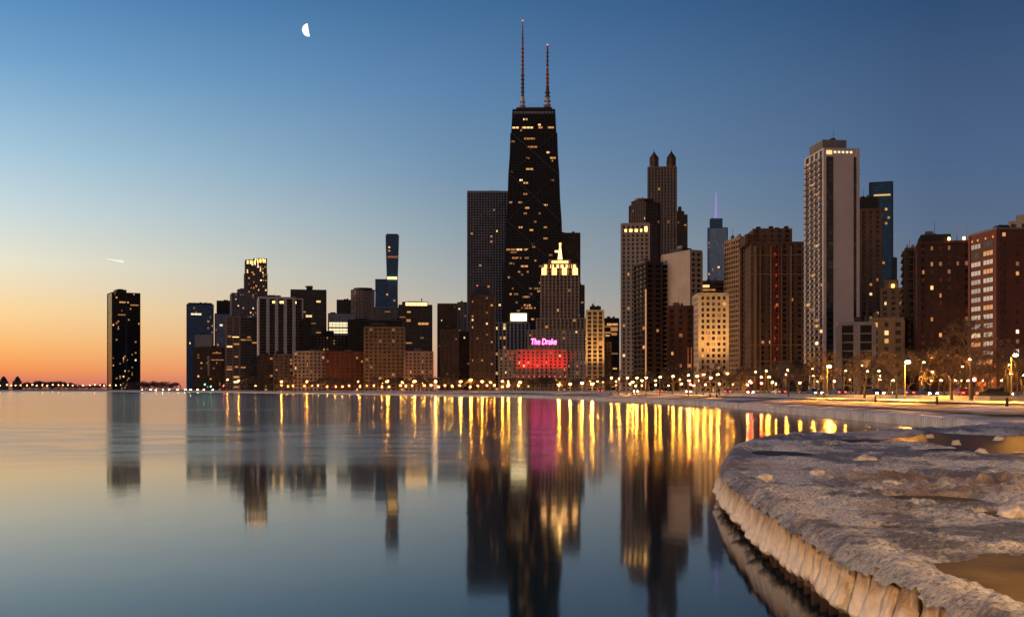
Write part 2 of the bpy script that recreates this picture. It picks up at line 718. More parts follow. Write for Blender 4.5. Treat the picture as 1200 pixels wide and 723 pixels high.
def facade(wall, core, rect, z0, z1, styles, corner=0.8):
    x0, x1, y0, y1 = rect
    core.box(x0, x1, y0, y1, z0, z1)
    fs = rect_faces(*rect)
    grid = {}
    for nm, f in fs.items():
        st = styles[nm]
        if st == 'blank':
            f.box(wall, 0.02, f.L - 0.02, -0.2, 0.45, z0, z1)
            continue
        bay, flo, pw, sh, pp, sp = STY[st] if isinstance(st, str) else st
        nb = max(1, round(f.L / bay))
        nf = max(1, round((z1 - z0) / flo))
        bw, fh = f.L / nb, (z1 - z0) / nf
        for i in range(1, nb):
            f.box(wall, i * bw - pw / 2, i * bw + pw / 2, -0.1, pp, z0 - 0.01, z1 - 0.01)
        for j in range(nf + 1):
            za, zb = z0 + j * fh - sh * 0.5, z0 + j * fh + sh * 0.5
            f.box(wall, 0.03, f.L - 0.03, -0.12, sp, max(za, z0), min(zb, z1 - 0.02))
        grid[nm] = (f, nb, nf, bw, fh, pw, sh, z0)
    cw = min(corner, (x1 - x0) * 0.2)
    for (px_, py_) in ((x0, y0), (x1, y0), (x1, y1), (x0, y1)):
        wall.box(px_ - cw, px_ + cw, py_ - cw, py_ + cw, z0, z1 + 0.02)
    return grid


def lit_windows(root, grids, p, cap=80, bias=None, wts=None, seed=0):
    rnd = random.Random(seed)
    cells = []
    for (f, nb, nf, bw, fh, pw, sh, z0) in grids:
        for j in range(nf):
            for i in range(nb):
                if rnd.random() < p * (bias(j / nf) if bias else 1):
                    cells.append((f, i, j, bw, fh, pw, sh, z0))
    rnd.shuffle(cells)
    for (f, i, j, bw, fh, pw, sh, z0) in cells[:cap]:
        mi = rnd.choices(range(5), wts or LITW)[0]
        w = max(0.8, (bw - pw) * rnd.choice((1, 1, 0.6)))
        h = max(0.7, (fh - sh))
        o = put("window", winmesh(w, h, mi), root)
        o.location = f.pt((i + 0.5) * bw, 0.06, z0 + j * fh + sh * 0.5)
        o.rotation_euler = (0, 0, math.atan2(f.dy, f.dx))
    return len(cells)


BASEZ = 1.5
TOWERS = {}


def tower(name, label, cat, px, top, D, depth, wall='brown', glass='dark', front='grid', left=None, right=None, tiers=None, pent=(), lit=0.05, cap=60,
          bias=None, wts=None, bands=(), leftwall=None, corner=0.8, parapet=1.2, group=None, roofm='roof'):
    x0, xc, x1 = px
    C, w, d, a = solve(x0, xc, x1, D, depth)
    C.z = BASEZ
    root = thing(name, label, cat, C, a, group)
    H = zat(top, D) - BASEZ
    left = left or front
    right = right or left
    styles = {'front': front, 'left': left, 'right': right, 'back': front if front != 'blank' else left}
    wl_, co = MB(), MB()
    grids, gl = [], []
    z = 0.0
    rects = tiers or [((0, 1, 0, 1), 1.0)]
    roof = MB()
    for (fx0, fx1, fy0, fy1), fz in rects:
        zt = fz * H if fz <= 1.5 else zat(fz, D) - BASEZ
        rc = (fx0 * w, fx1 * w, fy0 * d, fy1 * d)
        g = facade(wl_, co, rc, z, zt, styles, corner)
        for k_ in ('front', 'left'):
            if k_ in g:
                grids.append(g[k_])
        e = 0.55
        roof.box(rc[0] - e, rc[1] + e, rc[2] - e, rc[3] + e, zt + 0.03, zt + 0.03 + parapet)
        z = zt + 0.03
        ztop = zt
    wl_.build("wall", Wm[wall], root)
    co.build("glazing", G[glass], root)
    roof.build("parapet", Wm[wall], root)
    for q in pent:
        fx0, fx1, fy0, fy1, ytop = q[:5]
        m = q[5] if len(q) > 5 else roofm
        s = MB()
        s.box(fx0 * w, fx1 * w, fy0 * d, fy1 * d, ztop + parapet * 0.6, zat(ytop, D) - BASEZ)
        for i in range(3):   # louvre bands on the machine room
            zz = ztop + parapet + (zat(ytop, D) - BASEZ - ztop - parapet) * (0.25 + 0.25 * i)
            s.box(fx0 * w - 0.25, fx1 * w + 0.25, fy0 * d - 0.25, fy1 * d + 0.25, zz, zz + 0.3)
        s.build("penthouse", Wm[m], root)
    rr_ = random.Random(int(x0 * 13 + top))
    if name != "stepped_tower":
        e0 = zat(pent[0][4], D) - BASEZ if pent else ztop + parapet * 0.5
        for i in range(3):
            s = MB()
            cx_, cy_ = rr_.uniform(.15, .85) * w, rr_.uniform(.2, .7) * d
            if pent:
                cx_ = (pent[0][0] + (pent[0][1] - pent[0][0]) * rr_.uniform(.2, .8)) * w
                cy_ = (pent[0][2] + (pent[0][3] - pent[0][2]) * rr_.uniform(.3, .7)) * d
            sx, sy, sz = rr_.uniform(.04, .11) * w, rr_.uniform(1.5, 3), rr_.uniform(1.2, 3.2) * (0.6 if pent else 1)
            s.box(cx_ - sx, cx_ + sx, cy_ - sy, cy_ + sy, e0 - 0.05 * i, e0 + sz)
            s.box(cx_ - sx * .8, cx_ + sx * .8, cy_ - sy * .8, cy_ + sy * .8, e0 + sz + .01, e0 + sz + .35)
            if i == 0:
                s.bar((cx_ + sx * .5, cy_, e0 + sz), (cx_ + sx * .5, cy_, e0 + sz + rr_.uniform(2, 6)), 0.14, 0.08, 5)
            s.build("roof_plant", Wm[rr_.choice(('metal', 'charcoal', 'roof', 'grey'))], root)
    for (fx0, fx1, y0_, y1_, m, face) in bands:
        rc = (0, w, 0, d)
        f = rect_faces(*rc)[face]
        s = MB()
        span_ = (fx1 - fx0) * f.L
        np_ = max(1, int(span_ / 4.5)) if m in (PALE, GOLD) or m in LIT else 1
        za_, zb_ = zat(y1_, D) - BASEZ, zat(y0_, D) - BASEZ
        nr_ = max(1, int((zb_ - za_) / 3.4)) if np_ > 1 else 1
        for i in range(np_):
            for j in range(nr_):
                if np_ > 6 and rr_.random() < 0.12:
                    continue
                hh_ = (zb_ - za_) / nr_
                f.box(s, fx0 * f.L + span_ * i / np_ + .25, fx0 * f.L + span_ * (i + 1) / np_ - .25, -0.1, 0.62, za_ + hh_ * j, za_ + hh_ * (j + 1) - (.8 if nr_ > 1 else 0))
        s.build("lit_window", m, root)
    if lit > 0:
        lit_windows(root, grids, min(lit * 1.7, lit + .05), min(100, int(cap * 1.5)), bias, wts, seed=int(x0 * 7 + top))
    TOWERS[label] = (root, C, w, d, a, H, D)
    return root, w, d, H


low = lambda t: 2.2 if t < 0.35 else 0.7
T = tower
B_ = "building"
# --- far left
r_, w, d, H = T("lakefront_tower", "lone black glass tower standing apart on the sunrise side of the shore", "tower", (126, 131.5, 164), 343, 2275, 48, 'charcoal', 'black', 'glass', 'bare',
  lit=0.03, cap=70, pent=[(0.18, 0.55, 0.2, 0.8, 338.5, 'black')], wts=[2, 0.8, 4, 0.4, 5],
  bands=[(0.25, 0.6, 353, 354.6, LIT[0], 'front'), (0.65, 0.95, 356, 357.5, LIT[2], 'front'), (0.2, 0.5, 368, 369.2, LIT[2], 'front')])
s = MB(); s.box(w * 0.5 - 1.5, w * 0.5 + 1.5, -1.2, 0, 0, H * 0.97); s.build("pier_fin", Wm['charcoal'], r_)
T("glass_tower", "dark blue glass tower with flat cap, first of the tight skyline cluster", "tower", (219, None, 250), 357, 1900, 35, 'bluemet', 'blue', 'glass', lit=0.02,
  pent=[(0.05, 0.95, 0.05, 0.95, 354.5, 'charcoal')], bands=[(0.15, 0.55, 367, 369, PALE, 'front')], cap=30)
T("glass_tower", "pale blue glass slab with black top between two darker towers", "tower", (252, None, 270), 368, 1950, 30, 'bluemet', 'pale', 'glass', lit=0.01, cap=8,
  pent=[(0.1, 1.0, 0.05, 0.95, 352, 'black')], bands=[(0.3, 0.5, 380, 382, PALE, 'front')])
T("concrete_block", "windowless beige concrete block above a brown office block", B_, (229, None, 248), 393, 1700, 30, 'beige', 'dark', 'blank', 'grid', lit=0)
T("office_block", "low brown office block with pale fin and dark glass wing", B_, (227, None, 263), 408, 1450, 40, 'brown', 'warm', 'grid', lit=0.08, cap=20,
  bands=[(0.44, 0.52, 417, 440, pm("lit_pale_fin", (0.6, 0.42, 0.3), 0.7), 'front'), (0.56, 0.98, 421, 422, LIT[2], 'front'), (0.6, 0.9, 413, 414, LIT[2], 'front')])
T("apartment_tower", "narrow pinkish tower with shallow balconies beside a dark glass slab", "tower", (265, None, 281), 372, 1420, 22, 'pink', 'warm', 'balcony', lit=0.10, cap=40,
  bands=[(0.45, 0.95, 394.5, 396, GOLD, 'front')])
T("apartment_slab", "black glass slab beside the narrow pinkish tower", "tower", (281.3, None, 302), 374, 1425, 22, 'charcoal', 'dark', 'bands', lit=0.03, cap=16)
T("apartment_tower", "grey brown concrete tower with rooftop machine room below the gold topped tower", "tower", (270, 272, 301), 344, 1750, 35, 'grey', 'warm', 'grid', lit=0.16, cap=70,
  pent=[(0.25, 0.65, 0.2, 0.8, 338, 'grey')], wts=[4, 2, 5, 1, 4])
r_, w, d, H = T("stepped_tower", "stepped stone tower with glowing gold top floors", "tower", (285.5, 287, 313.5), 352, 2050, 36, 'stone', 'warm', 'piers', lit=0.08, cap=30)
Cw = TOWERS["stepped stone tower with glowing gold top floors"]
for (fx0, fx1, y0, y1, gold) in ((0.02, 0.98, 320, 352, 0), (0.06, 0.5, 304, 320, 1), (0.42, 0.96, 302, 320, 2)):
    wl_, co = MB(), MB()
    zb, zt = zat(y1, 2050) - BASEZ, zat(y0, 2050) - BASEZ
    g = facade(wl_, co, (fx0 * w, fx1 * w, (0.05 if gold else 0.02) * d + 0.3 * gold, 0.9 * d - 0.4 * gold), zb + 0.02 * gold, zt, dict(front='piers', left='piers', right='piers', back='piers'))
    wl_.build("upper_wall", Wm['stone'], r_)
    co.build("upper_glazing", G['warm'], r_)
    if gold:
        for q_ in range(3):  # gold light on the crown, made as glowing panels
            s = MB(); f_ = g['front'][0]; f_.box(s, (.08 + .31 * q_) * f_.L, (.30 + .31 * q_) * f_.L, .3, .75, zt - 7.5, zt - 1.5); s.build('crown_glow_panel', GOLD, r_)
    lit_windows(r_, [g['front'], g['left']], 0.22 if not gold else (0.35 if gold == 1 else 0.8), 40, wts=[5, 3, 4, 1, 2] if not gold else [4, 8, 1, 6, 0], seed=gold + 50)
T("slab_tower", "white pier slab tower with six dark window strips and lit cornice", "tower", (302, 303.5, 354.5), 350, 1300, 25, 'white', 'black', 'bigpiers', lit=0.015, cap=12, left='blank',
  pent=[(0.05, 0.85, 0.2, 0.8, 347, 'white')], bands=[(0.30, 0.38, 352.5, 355, GOLD, 'front'), (0.47, 0.62, 352.5, 355, GOLD, 'front'), (0.78, 0.86, 352.5, 355, GOLD, 'front')])
T("office_tower", "dark grey banded office tower with machine room behind the white pier slab", "tower", (341, None, 382), 340, 1750, 40, 'charcoal', 'dark', 'bands', lit=0.02, cap=24,
  pent=[(0.45, 0.62, 0.3, 0.7, 335, 'black')], bands=[(0.42, 0.6, 369, 371.5, LIT[1], 'front'), (0.72, 0.85, 352, 354, LIT[1], 'front')])
T("apartment_slab", "short black block squeezed against the white pier slab", B_, (353.5, None, 364), 375, 1310, 25, 'black', 'black', 'bands', lit=0.01, cap=4)
T("office_tower", "small grey tower peeking up beside the round reddish tower", "tower", (395, None, 415), 352, 1900, 30, 'charcoal', 'dark', 'grid', lit=0.02, cap=8)
r_, w, d, H = T("office_block", "grey topped office block with two glowing white floors", B_, (385, None, 416), 368, 1600, 35, 'grey', 'pale', 'bands', lit=0.0,
  bands=[(0.02, 0.80, 377, 383, PALE, 'front'), (0.02, 0.80, 384.2, 390.5, PALE, 'front')])
T("hotel_block", "dark brown mid rise hotel with scattered lit rooms behind the red brick row", B_, (358, None, 413), 394, 1350, 30, 'darkbrown', 'dark', 'grid', lit=0.05, cap=40,
  pent=[(0.35, 0.6, 0.2, 0.8, 389, 'darkbrown')])
T("hotel_block", "black low block under the blue glass tower with few lit rooms", B_, (408, None, 470), 376, 1330, 30, 'black', 'black', 'bands', lit=0.02, cap=14)

# round reddish tower
rt = thing("round_tower", "round reddish tower with dark glass flank left of the blue stepped tower", "tower", (kx(424) * 1800, 1815, BASEZ))
Rr = 14 / F * 1800
Hr = zat(340, 1800) - BASEZ
s, g = MB(), MB()
g.lathe([(Rr - 0.6, 0), (Rr - 0.6, Hr)], 32)
for j in range(int(Hr / 3.6) + 1):
    s.lathe([(Rr, j * 3.6), (Rr + 0.1, j * 3.6 + 0.05), (Rr + 0.1, j * 3.6 + 1.5), (Rr, j * 3.6 + 1.6)], 32)
for i in range(24):
    t = i / 24 * 2 * math.pi
    if math.cos(t) < 0.2:
        s.bar((Rr * math.cos(t), Rr * math.sin(t), 0), (Rr * math.cos(t), Rr * math.sin(t), Hr), 0.9, n=4)
g.build("glazing", G['dark'], rt)
s.build("wall", Wm['pink'], rt)
s = MB(); s.lathe([(Rr + 0.5, Hr), (Rr + 0.5, Hr + 1.2), (Rr * 0.8, Hr + 1.3), (Rr * 0.8, Hr + 4)], 32); s.build("parapet", Wm['charcoal'], rt)

# blue stepped glass tower (three wavy stems)
bt = thing("glass_tower", "tall blue stepped glass tower with wavy outline above the low rooftops", "tower", (kx(439) * 2100, 2100, BASEZ), -math.atan(kx(439)))


def wavy(x0, x1, ytop, y0, y1):
    s, sp = MB(), MB()
    H_ = zat(ytop, 2100) - BASEZ
    u = 2100 / F
    a, b = (x0 - 439) * u, (x1 - 439) * u
    N = 40
    for j in range(N):
        za, zb = H_ * j / N, H_ * (j + 1) / N
        fa, fb = (1.2 * math.sin(za / 38.0), 1.2 * math.sin(zb / 38.0))
        s.frustum(a - fa, b + fa, y0 - fa, y1 + fa, za, a - fb, b + fb, y0 - fb, y1 + fb, zb)
        sp.frustum(a - fa - 0.15, b + fa + 0.15, y0 - fa - 0.15, y1 + fa + 0.15, za, a - fa - 0.15, b + fa + 0.15, y0 - fa - 0.15, y1 + fa + 0.15, za + 0.6)
    return s, sp, a, b, H_


for (x0, x1, yt, y0, y1) in ((452.5, 466.8, 275, 0, 26), (439, 456, 328, 4, 28)):
    s, sp, a, b, H_ = wavy(x0, x1, yt, y0, y1)
    s.build("glass_stem", G['blue'], bt)
    sp.build("floor_edge", Wm['bluemet'], bt)
    s = MB(); s.box(a + 1, b - 1, y0 + 1, y1 - 1, H_, H_ + 2); s.build("roof", Wm['black'], bt)
for (x0, x1, ya, yb, m) in ((454, 466, 300, 302, em("red_lit_floor", (0.8, 0.22, 0.08), 0.35)), (454, 465, 324.5, 327, GOLD), (455, 457, 289, 290.5, LIT[1]), (455, 457, 293, 294.5, LIT[0]),
                            (452.6, 454.5, 344, 346, LIT[0]), (461, 463, 351, 353, LIT[2])):
    u = 2100 / F
    s = MB(); s.box((x0 - 439) * u, (x1 - 439) * u, -1.7, 1, zat(yb, 2100) - BASEZ, zat(ya, 2100) - BASEZ); s.build("lit_window", m, bt)

T("office_block", "wide grey low office block in front of the blue stepped tower", B_, (437, None, 471), 361, 1700, 30, 'grey', 'dark', 'bands', lit=0.04, cap=16)
T("office_tower", "dark grey banded tower with glowing rooftop machine floor and chimney", "tower", (467.6, None, 506), 358, 1550, 35, 'charcoal', 'dark', 'bands', lit=0.03, cap=30,
  pent=[(0.1, 0.88, 0.2, 0.8, 353, 'charcoal'), (0.68, 0.71, 0.2, 0.3, 349, 'metal')], bands=[(0.58, 0.9, 378, 380.5, LIT[0], 'front'), (0.22, 0.36, 374, 377, LIT[2], 'front'),
  (0.2, 0.86, 354.5, 358, GOLD, 'front')])
T("office_tower", "red brown tower framed by white corner piers with flat top", "tower", (513, None, 537), 358, 1650, 30, 'brown', 'warm', 'grid', lit=0.03, cap=14, parapet=3)
T("office_tower", "grey concrete tower tucked against the tall grey grid tower", "tower", (536.5, None, 547), 355, 1640, 30, 'grey', 'dark', 'grid', lit=0.04, cap=10)
T("apartment_block", "brown brick block with pale banded top below the framed tower", B_, (516.5, None, 537), 388, 1150, 24, 'brown', 'warm', 'brick', lit=0.03, cap=12,
  pent=[(0.2, 0.8, 0.2, 0.8, 383, 'darkbrown')], parapet=2)
T("apartment_block", "narrow black block in the gap left of the roof topped brick tower", B_, (537.3, None, 551), 390, 1160, 24, 'darkbrown', 'black', 'brick', lit=0.02, cap=6)

# front row along the drive
T("apartment_block", "dark brown brick block at the foot of the white pier slab", B_, (302, None, 321), 418, 1120, 22, 'brown', 'warm', 'brick', lit=0.05, cap=20)
T("apartment_block", "squat tan brick block next to the cream facade", B_, (321.2, None, 344), 416, 1110, 22, 'tan', 'warm', 'brick', lit=0.05, cap=20, pent=[(0.1, 0.5, 0.2, 0.8, 412, 'darkbrown')])
T("apartment_block", "cream stone block with even rows of small dark windows", B_, (344.2, None, 381), 412.5, 1080, 22, 'cream', 'warm', 'grid', lit=0.05, cap=24)
T("apartment_block", "wide red brick block with sparse lit windows between two pale neighbours", B_, (381.2, None, 427), 413, 1070, 22, 'red', 'warm', 'brick', lit=0.06, cap=24)
T("hotel_block", "large tan hotel with closely spaced columns, tallest in its front row", B_, (427.2, None, 474), 384, 1050, 24, 'tan', 'warm', 'grid', lit=0.05, cap=40,
  pent=[(0.1, 0.6, 0.2, 0.8, 380, 'darkbrown')])
T("apartment_block", "pinkish tan block with regular windows at the end of the front row", B_, (474.2, None, 507), 413, 1040, 22, 'pink', 'warm', 'grid', lit=0.05, cap=24)

# grid tower and brick tower with roof
T("office_tower", "tall grey tower with fine square window grid behind the tapered black skyscraper", "skyscraper", (548, None, 597), 226, 1500, 45, 'lightgrey', 'black', (3.5, 3.4, 0.9, 0.95, 0.5, 0.35),
  lit=0.006, cap=20, pent=[(0.5, 0.78, 0.2, 0.8, 222, 'charcoal')], parapet=2.5)
r_, w, d, H = T("brick_tower", "slim brown brick tower with dark hipped roof and red beacon", "tower", (551, None, 579), 347, 1000, 20, 'brown', 'warm', 'brick', lit=0.05, cap=24,
  wts=[3, 1, 6, 1, 4])
s = MB(); s.frustum(w * .1, w * .9, 2, d - 2, H + 1, w * .16, w * .84, 4, d - 4, H + 4); s.frustum(w * .16, w * .84, 4, d - 4, H + 4.01, w * .4, w * .6, d * .45, d * .55, H + 9.5); s.build("roof", Wm['roof'], r_)
s = MB(); s.lathe([(0.1, H + 8.6), (0.45, H + 9), (0.45, H + 9.6), (0.1, H + 10)], 10, w * .3, 3); s.build("beacon", em("red_beacon", (1, 0.06, 0.05), 3.0), r_)

# --- the tapered black skyscraper
HD = 1400.0
hx = kx(626) * HD
bw_, tw_ = 82 / F * HD / 2, 49.5 / F * HD / 2
HH = zat(127, HD) - BASEZ
hk = thing("tapered_skyscraper", "tapered black skyscraper with cross bracing and twin antennas, tallest in the skyline", "skyscraper", (hx, HD + 25, BASEZ), -math.atan(kx(626)))
bd_, td_ = 25.0, 15.0


def hw(z):
    t = z / HH
    return bw_ + (tw_ - bw_) * t, bd_ + (td_ - bd_) * t


s = MB(); s.frustum(-bw_, bw_, -bd_, bd_, 0, -tw_, tw_, -td_, td_, HH); s.build("glazing", G['black'], hk)
s = MB()
for j in range(101):
    z = HH * j / 101
    a, b = hw(z)
    a2, b2 = hw(z + 1.1)
    s.frustum(-a - .3, a + .3, -b - .3, b + .3, z, -a2 - .3, a2 + .3, -b2 - .3, b2 + .3, z + 1.1)
for i in range(13):
    t = -1 + 2 * i / 12
    s.bar((bw_ * t, -bd_ - .2, 0), (tw_ * t, -td_ - .2, HH), 0.55, n=4)
    s.bar((bw_ * t, bd_ + .2, 0), (tw_ * t, td_ + .2, HH), 0.55, n=4)
for i in range(7):
    t = -1 + 2 * i / 6
    for sg in (-1, 1):
        s.bar((sg * (bw_ + .2), bd_ * t, 0), (sg * (tw_ + .2), td_ * t, HH), 0.55, n=4)
s.build("steel_frame", Wm['black'], hk)
s = MB()
zs = [0, 75, 145, 205, 262, 312]
for za, zb in zip(zs, zs[1:]):
    (a0, b0), (a1, b1) = hw(za), hw(zb)
    for sg in (-1, 1):
        s.bar((sg * a0, -b0 - .9, za), (-sg * a1, -b1 - .9, zb), 1.0, n=4)
        s.bar((sg * a0, b0 + .9, za), (-sg * a1, b1 + .9, zb), 1.0, n=4)
        for q in (-1, 1):
            s.bar((q * (a0 + .9), sg * b0, za), (q * (a1 + .9), -sg * b1, zb), 1.0, n=4)
s.build("cross_brace", Wm['charcoal'], hk)
s = MB(); s.box(-tw_ - 0.4, tw_ + 0.4, -td_ - .4, td_ + .4, HH, HH + 1.2); s.box(-tw_ * .84, tw_ * .88, -td_ * .8, td_ * .8, HH + 1.2, zat(123, HD) - BASEZ); s.build("roof", Wm['black'], hk)
s = MB(); s.box(-tw_ * .95, tw_ * .95, -td_ - .62, -td_ + .3, HH - 4.5, HH - 1.5); s.build("top_band", pm("pale_top_band", (0.2, 0.2, 0.22), 0.6), hk)
rnd = random.Random(11)
hw_list = []
for (x, y, wpx, m) in ((614, 139, 2, 3), (617.5, 139, 2, 1), (633, 146, 4, 1), (604.5, 150, 8, 1), (614, 150, 4, 1), (620, 150, 11, 1), (634, 150, 5, 0), (646, 149.5, 8, 0), (611, 153, 2, 2), (621, 164, 14, 2),
                       (624, 174.5, 13, 2), (643, 179.5, 4, 1), (648.5, 187.5, 7, 0), (621, 198.5, 9, 0), (611, 213.5, 4, 3), (616.5, 216, 6, 0), (616, 227, 5, 2), (599, 238, 4, 2), (610, 238, 5, 2),
                       (640, 240.5, 5, 0), (618, 246, 6, 0), (616, 251.5, 4, 2), (610.5, 268.5, 5, 0), (640, 268.5, 5, 2), (623, 271.5, 5, 0), (640, 280, 6, 2), (600, 292.5, 14, 2), (609, 292.5, 7, 1),
                       (617, 292.5, 6, 0), (626, 292, 4, 2), (606, 304, 12, 2), (618, 304, 6, 4), (646, 300, 5, 4)):
    hw_list.append((x, y, wpx, m))
for k in range(46):
    y = rnd.uniform(306, 380) if k < 36 else rnd.uniform(160, 300)
    sp_ = 25 + (y - 127) * 0.052
    hw_list.append((626 + rnd.uniform(-sp_, sp_) * .95, y, rnd.choice((2.5, 4, 6, 9)), rnd.choice((2, 2, 4, 4, 4, 4, 0))))
for (x, y, wpx, m) in hw_list:
    z = zat(y, HD) - BASEZ
    z = round(z / (HH / 101)) * (HH / 101) + 1.15
    a, b = hw(z)
    o = put("window", winmesh(wpx / F * HD * 0.9, 2.1, m), hk)
    o.location = ((x - 626) / F * HD, -b - 0.35, z)
STEEL_R = pm("red_mast_paint", (0.35, 0.06, 0.05), 0.6)
STEEL_W = pm("white_mast_paint", (0.5, 0.46, 0.45), 0.6)
for (x, yt, segs) in ((612.7, 17, ((123, 106, 1.9), (106, 74, 1.25), (74, 42, 1.0), (42, 28, 0.7), (28, 17, 0.45))), (642.3, 46, ((122, 107, 2.3), (107, 95, 1.8), (95, 74, 1.2), (74, 46, 0.9)))):
    an = None
    for i, (ya, yb, r) in enumerate(segs):
        s = MB()
        xx = (x - 626) / F * HD
        za, zb = zat(ya, HD) - BASEZ - 1, zat(yb, HD) - BASEZ - 1
        r *= 1.4
        s.bar((xx, 0, za), (xx, 0, zb), r, r * .8, 8)
        for k in range(int((zb - za) / 5)):
            zz = za + 5 * k
            s.box(xx - r * 1.25, xx + r * 1.25, -r * 1.25, r * 1.25, zz, zz + 0.5)
        if i == 0:
            an = s.build("antenna", STEEL_W, hk)
        else:
            s.build("antenna_section", STEEL_R if i % 2 == 0 else pm("weathered_mast", (0.13, 0.08, 0.08), 0.6), an)
    for yl in ((74.5, yt) if x < 620 else (73.5, yt)):
        s = MB()
        zz = zat(yl, HD) - BASEZ
        s.lathe([(0.2, zz - .4), (1.2, zz), (1.2, zz + .6), (0.2, zz + 1.0)], 10, (x - 626) / F * HD, 0)
        s.build("beacon", em("pink_beacon", (1.0, 0.18, 0.25), 1.6), an)
s = MB()
for i in range(22):
    xx = -tw_ * .75 + i * tw_ * 1.5 / 21
    s.bar((xx, -td_ * .7, zat(123, HD) - BASEZ), (xx, -td_ * .7, zat(123, HD) - BASEZ + 1.5 + 2.0 * (i % 3)), 0.18, n=4)
s.box(tw_ * .5, tw_ * .8, -td_ * .72, td_ * .2, zat(123, HD) - BASEZ, zat(121, HD) - BASEZ)
s.build("roof_mast_grid", Wm['metal'], hk)

# --- right of it
T("office_tower", "plain dark brown tower half hidden behind the tapered black skyscraper", "tower", (652, None, 679.5), 274, 1600, 35, 'darkbrown', 'warm', 'finegrid', lit=0.004, cap=6)
T("office_tower", "thin dark tower showing past the floodlit art deco tower", "tower", (676, None, 684.5), 335, 1500, 25, 'charcoal', 'dark', 'grid', lit=0.03, cap=6)
T("office_block", "white pier office block with bright white lit rooftop box", B_, (580, None, 620), 379, 1330, 30, 'lightgrey', 'black', (4.2, 3.6, 1.9, 0.5, 0.9, 0.2), lit=0.05, cap=24,
  pent=[(0.42, 0.97, 0.15, 0.85, 366, 'charcoal')], bands=[(0.46, 0.93, 367.5, 376, em("white_roof_sign_panel", (1.0, 0.80, 0.42), 5.0), 'front')])
# art deco tower with floodlit crown
PD = 1250.0
r_, w, d, H = T("art_deco_tower", "stone art deco tower with floodlit crown and bright mast, behind the red lit hotel", "tower", (634, None, 678), 323, PD, 36, 'lime', 'warm', 'piers', lit=0.015, cap=16, parapet=0.6)


def ptier(x0, x1, ya, yb, y0, y1, nm, st='piers', lit=0.0, m='lime'):
    u = PD / F
    wl_, co = MB(), MB()
    g = facade(wl_, co, ((x0 - 634) * u, (x1 - 634) * u, y0, y1), zat(yb, PD) - BASEZ, zat(ya, PD) - BASEZ, dict(front=st, left=st, right=st, back=st))
    wl_.build(nm, Wm[m], r_)
    co.build(nm + "_glazing", G['warm'], r_)
    s = MB(); s.box((x0 - 634) * u - .5, (x1 - 634) * u + .5, y0 - .5, y1 + .5, zat(ya, PD) - BASEZ, zat(ya, PD) - BASEZ + 0.8); s.build("ledge", Wm[m], r_)
    if lit:
        lit_windows(r_, [g['front']], lit, 12, seed=3)


ptier(629, 689, 374, 445, -6, 40, "shoulder_wall", lit=0.04)
ptier(619, 692, 388, 445, -12, 44, "wing_wall", 'brick', lit=0.06)
ptier(637, 675.5, 309.5, 322.5, 2, 33, "crown_wall")
ptier(644, 668, 304.5, 309, 6, 28, "crown_top")
u = PD / F
crown = em("crown_flood_glow", (1.0, 0.50, 0.155), 3.0)  # floodlight on the crown stone, built in as emissive panels
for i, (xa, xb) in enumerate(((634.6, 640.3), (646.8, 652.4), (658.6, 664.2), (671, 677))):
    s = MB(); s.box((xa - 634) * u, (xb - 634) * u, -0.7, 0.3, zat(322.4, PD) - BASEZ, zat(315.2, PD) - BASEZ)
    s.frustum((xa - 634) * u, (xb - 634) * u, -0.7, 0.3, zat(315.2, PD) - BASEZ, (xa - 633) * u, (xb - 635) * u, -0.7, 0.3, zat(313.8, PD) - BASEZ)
    s.build("crown_glow_panel", crown, r_)
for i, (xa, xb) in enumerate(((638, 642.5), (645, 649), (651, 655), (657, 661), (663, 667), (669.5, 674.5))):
    s = MB(); s.box((xa - 634) * u, (xb - 634) * u, 1.2, 2.2, zat(314, PD) - BASEZ, zat(310.2, PD) - BASEZ); s.build("crown_glow_panel", crown, r_)
s = MB(); s.box((646.5 - 634) * u, (666 - 634) * u, 5.0, 6.2, zat(308.5, PD) - BASEZ, zat(305.2, PD) - BASEZ); s.build("crown_glow_panel", crown, r_)
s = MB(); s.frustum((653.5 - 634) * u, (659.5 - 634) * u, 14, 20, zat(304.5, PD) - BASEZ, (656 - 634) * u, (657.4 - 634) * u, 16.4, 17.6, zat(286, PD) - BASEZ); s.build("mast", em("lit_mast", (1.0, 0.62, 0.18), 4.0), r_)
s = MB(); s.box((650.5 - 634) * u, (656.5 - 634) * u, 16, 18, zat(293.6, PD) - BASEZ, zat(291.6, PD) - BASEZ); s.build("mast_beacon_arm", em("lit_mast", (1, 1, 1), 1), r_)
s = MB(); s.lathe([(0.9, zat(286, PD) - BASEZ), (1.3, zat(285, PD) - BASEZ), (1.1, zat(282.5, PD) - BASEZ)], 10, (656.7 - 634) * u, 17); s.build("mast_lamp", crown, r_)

# hotel with rooftop sign
DD = 1120.0
hroot, w, d, H = T("grand_hotel", "red floodlit stone hotel with dark roofline and neon rooftop sign", "hotel", (606, None, 664), 411, DD, 26, 'lime', 'warm', 'brick', lit=0.06, cap=26, wts=[5, 3, 3, 1, 1])
u = DD / F
for (x0, x1, yt, y0, y1, nm) in ((585, 605.4, 410, 5, 28, "wing_wall"), (664.6, 689, 411, 5, 28, "wing_wall"), (621, 654, 405, 3, 22, "attic_wall")):
    wl_, co = MB(), MB()
    zb = 0 if nm == "wing_wall" else H + 0.1
    g = facade(wl_, co, ((x0 - 606) * u, (x1 - 606) * u, y0, y1), zb, zat(yt, DD) - BASEZ, dict(front='brick', left='brick', right='brick', back='brick'))
    wl_.build(nm, Wm['cream' if nm == "wing_wall" else 'lime'], hroot)
    co.build("wing_glazing", G['warm'], hroot)
    lit_windows(hroot, [g['front']], 0.16, 20, seed=int(x0))
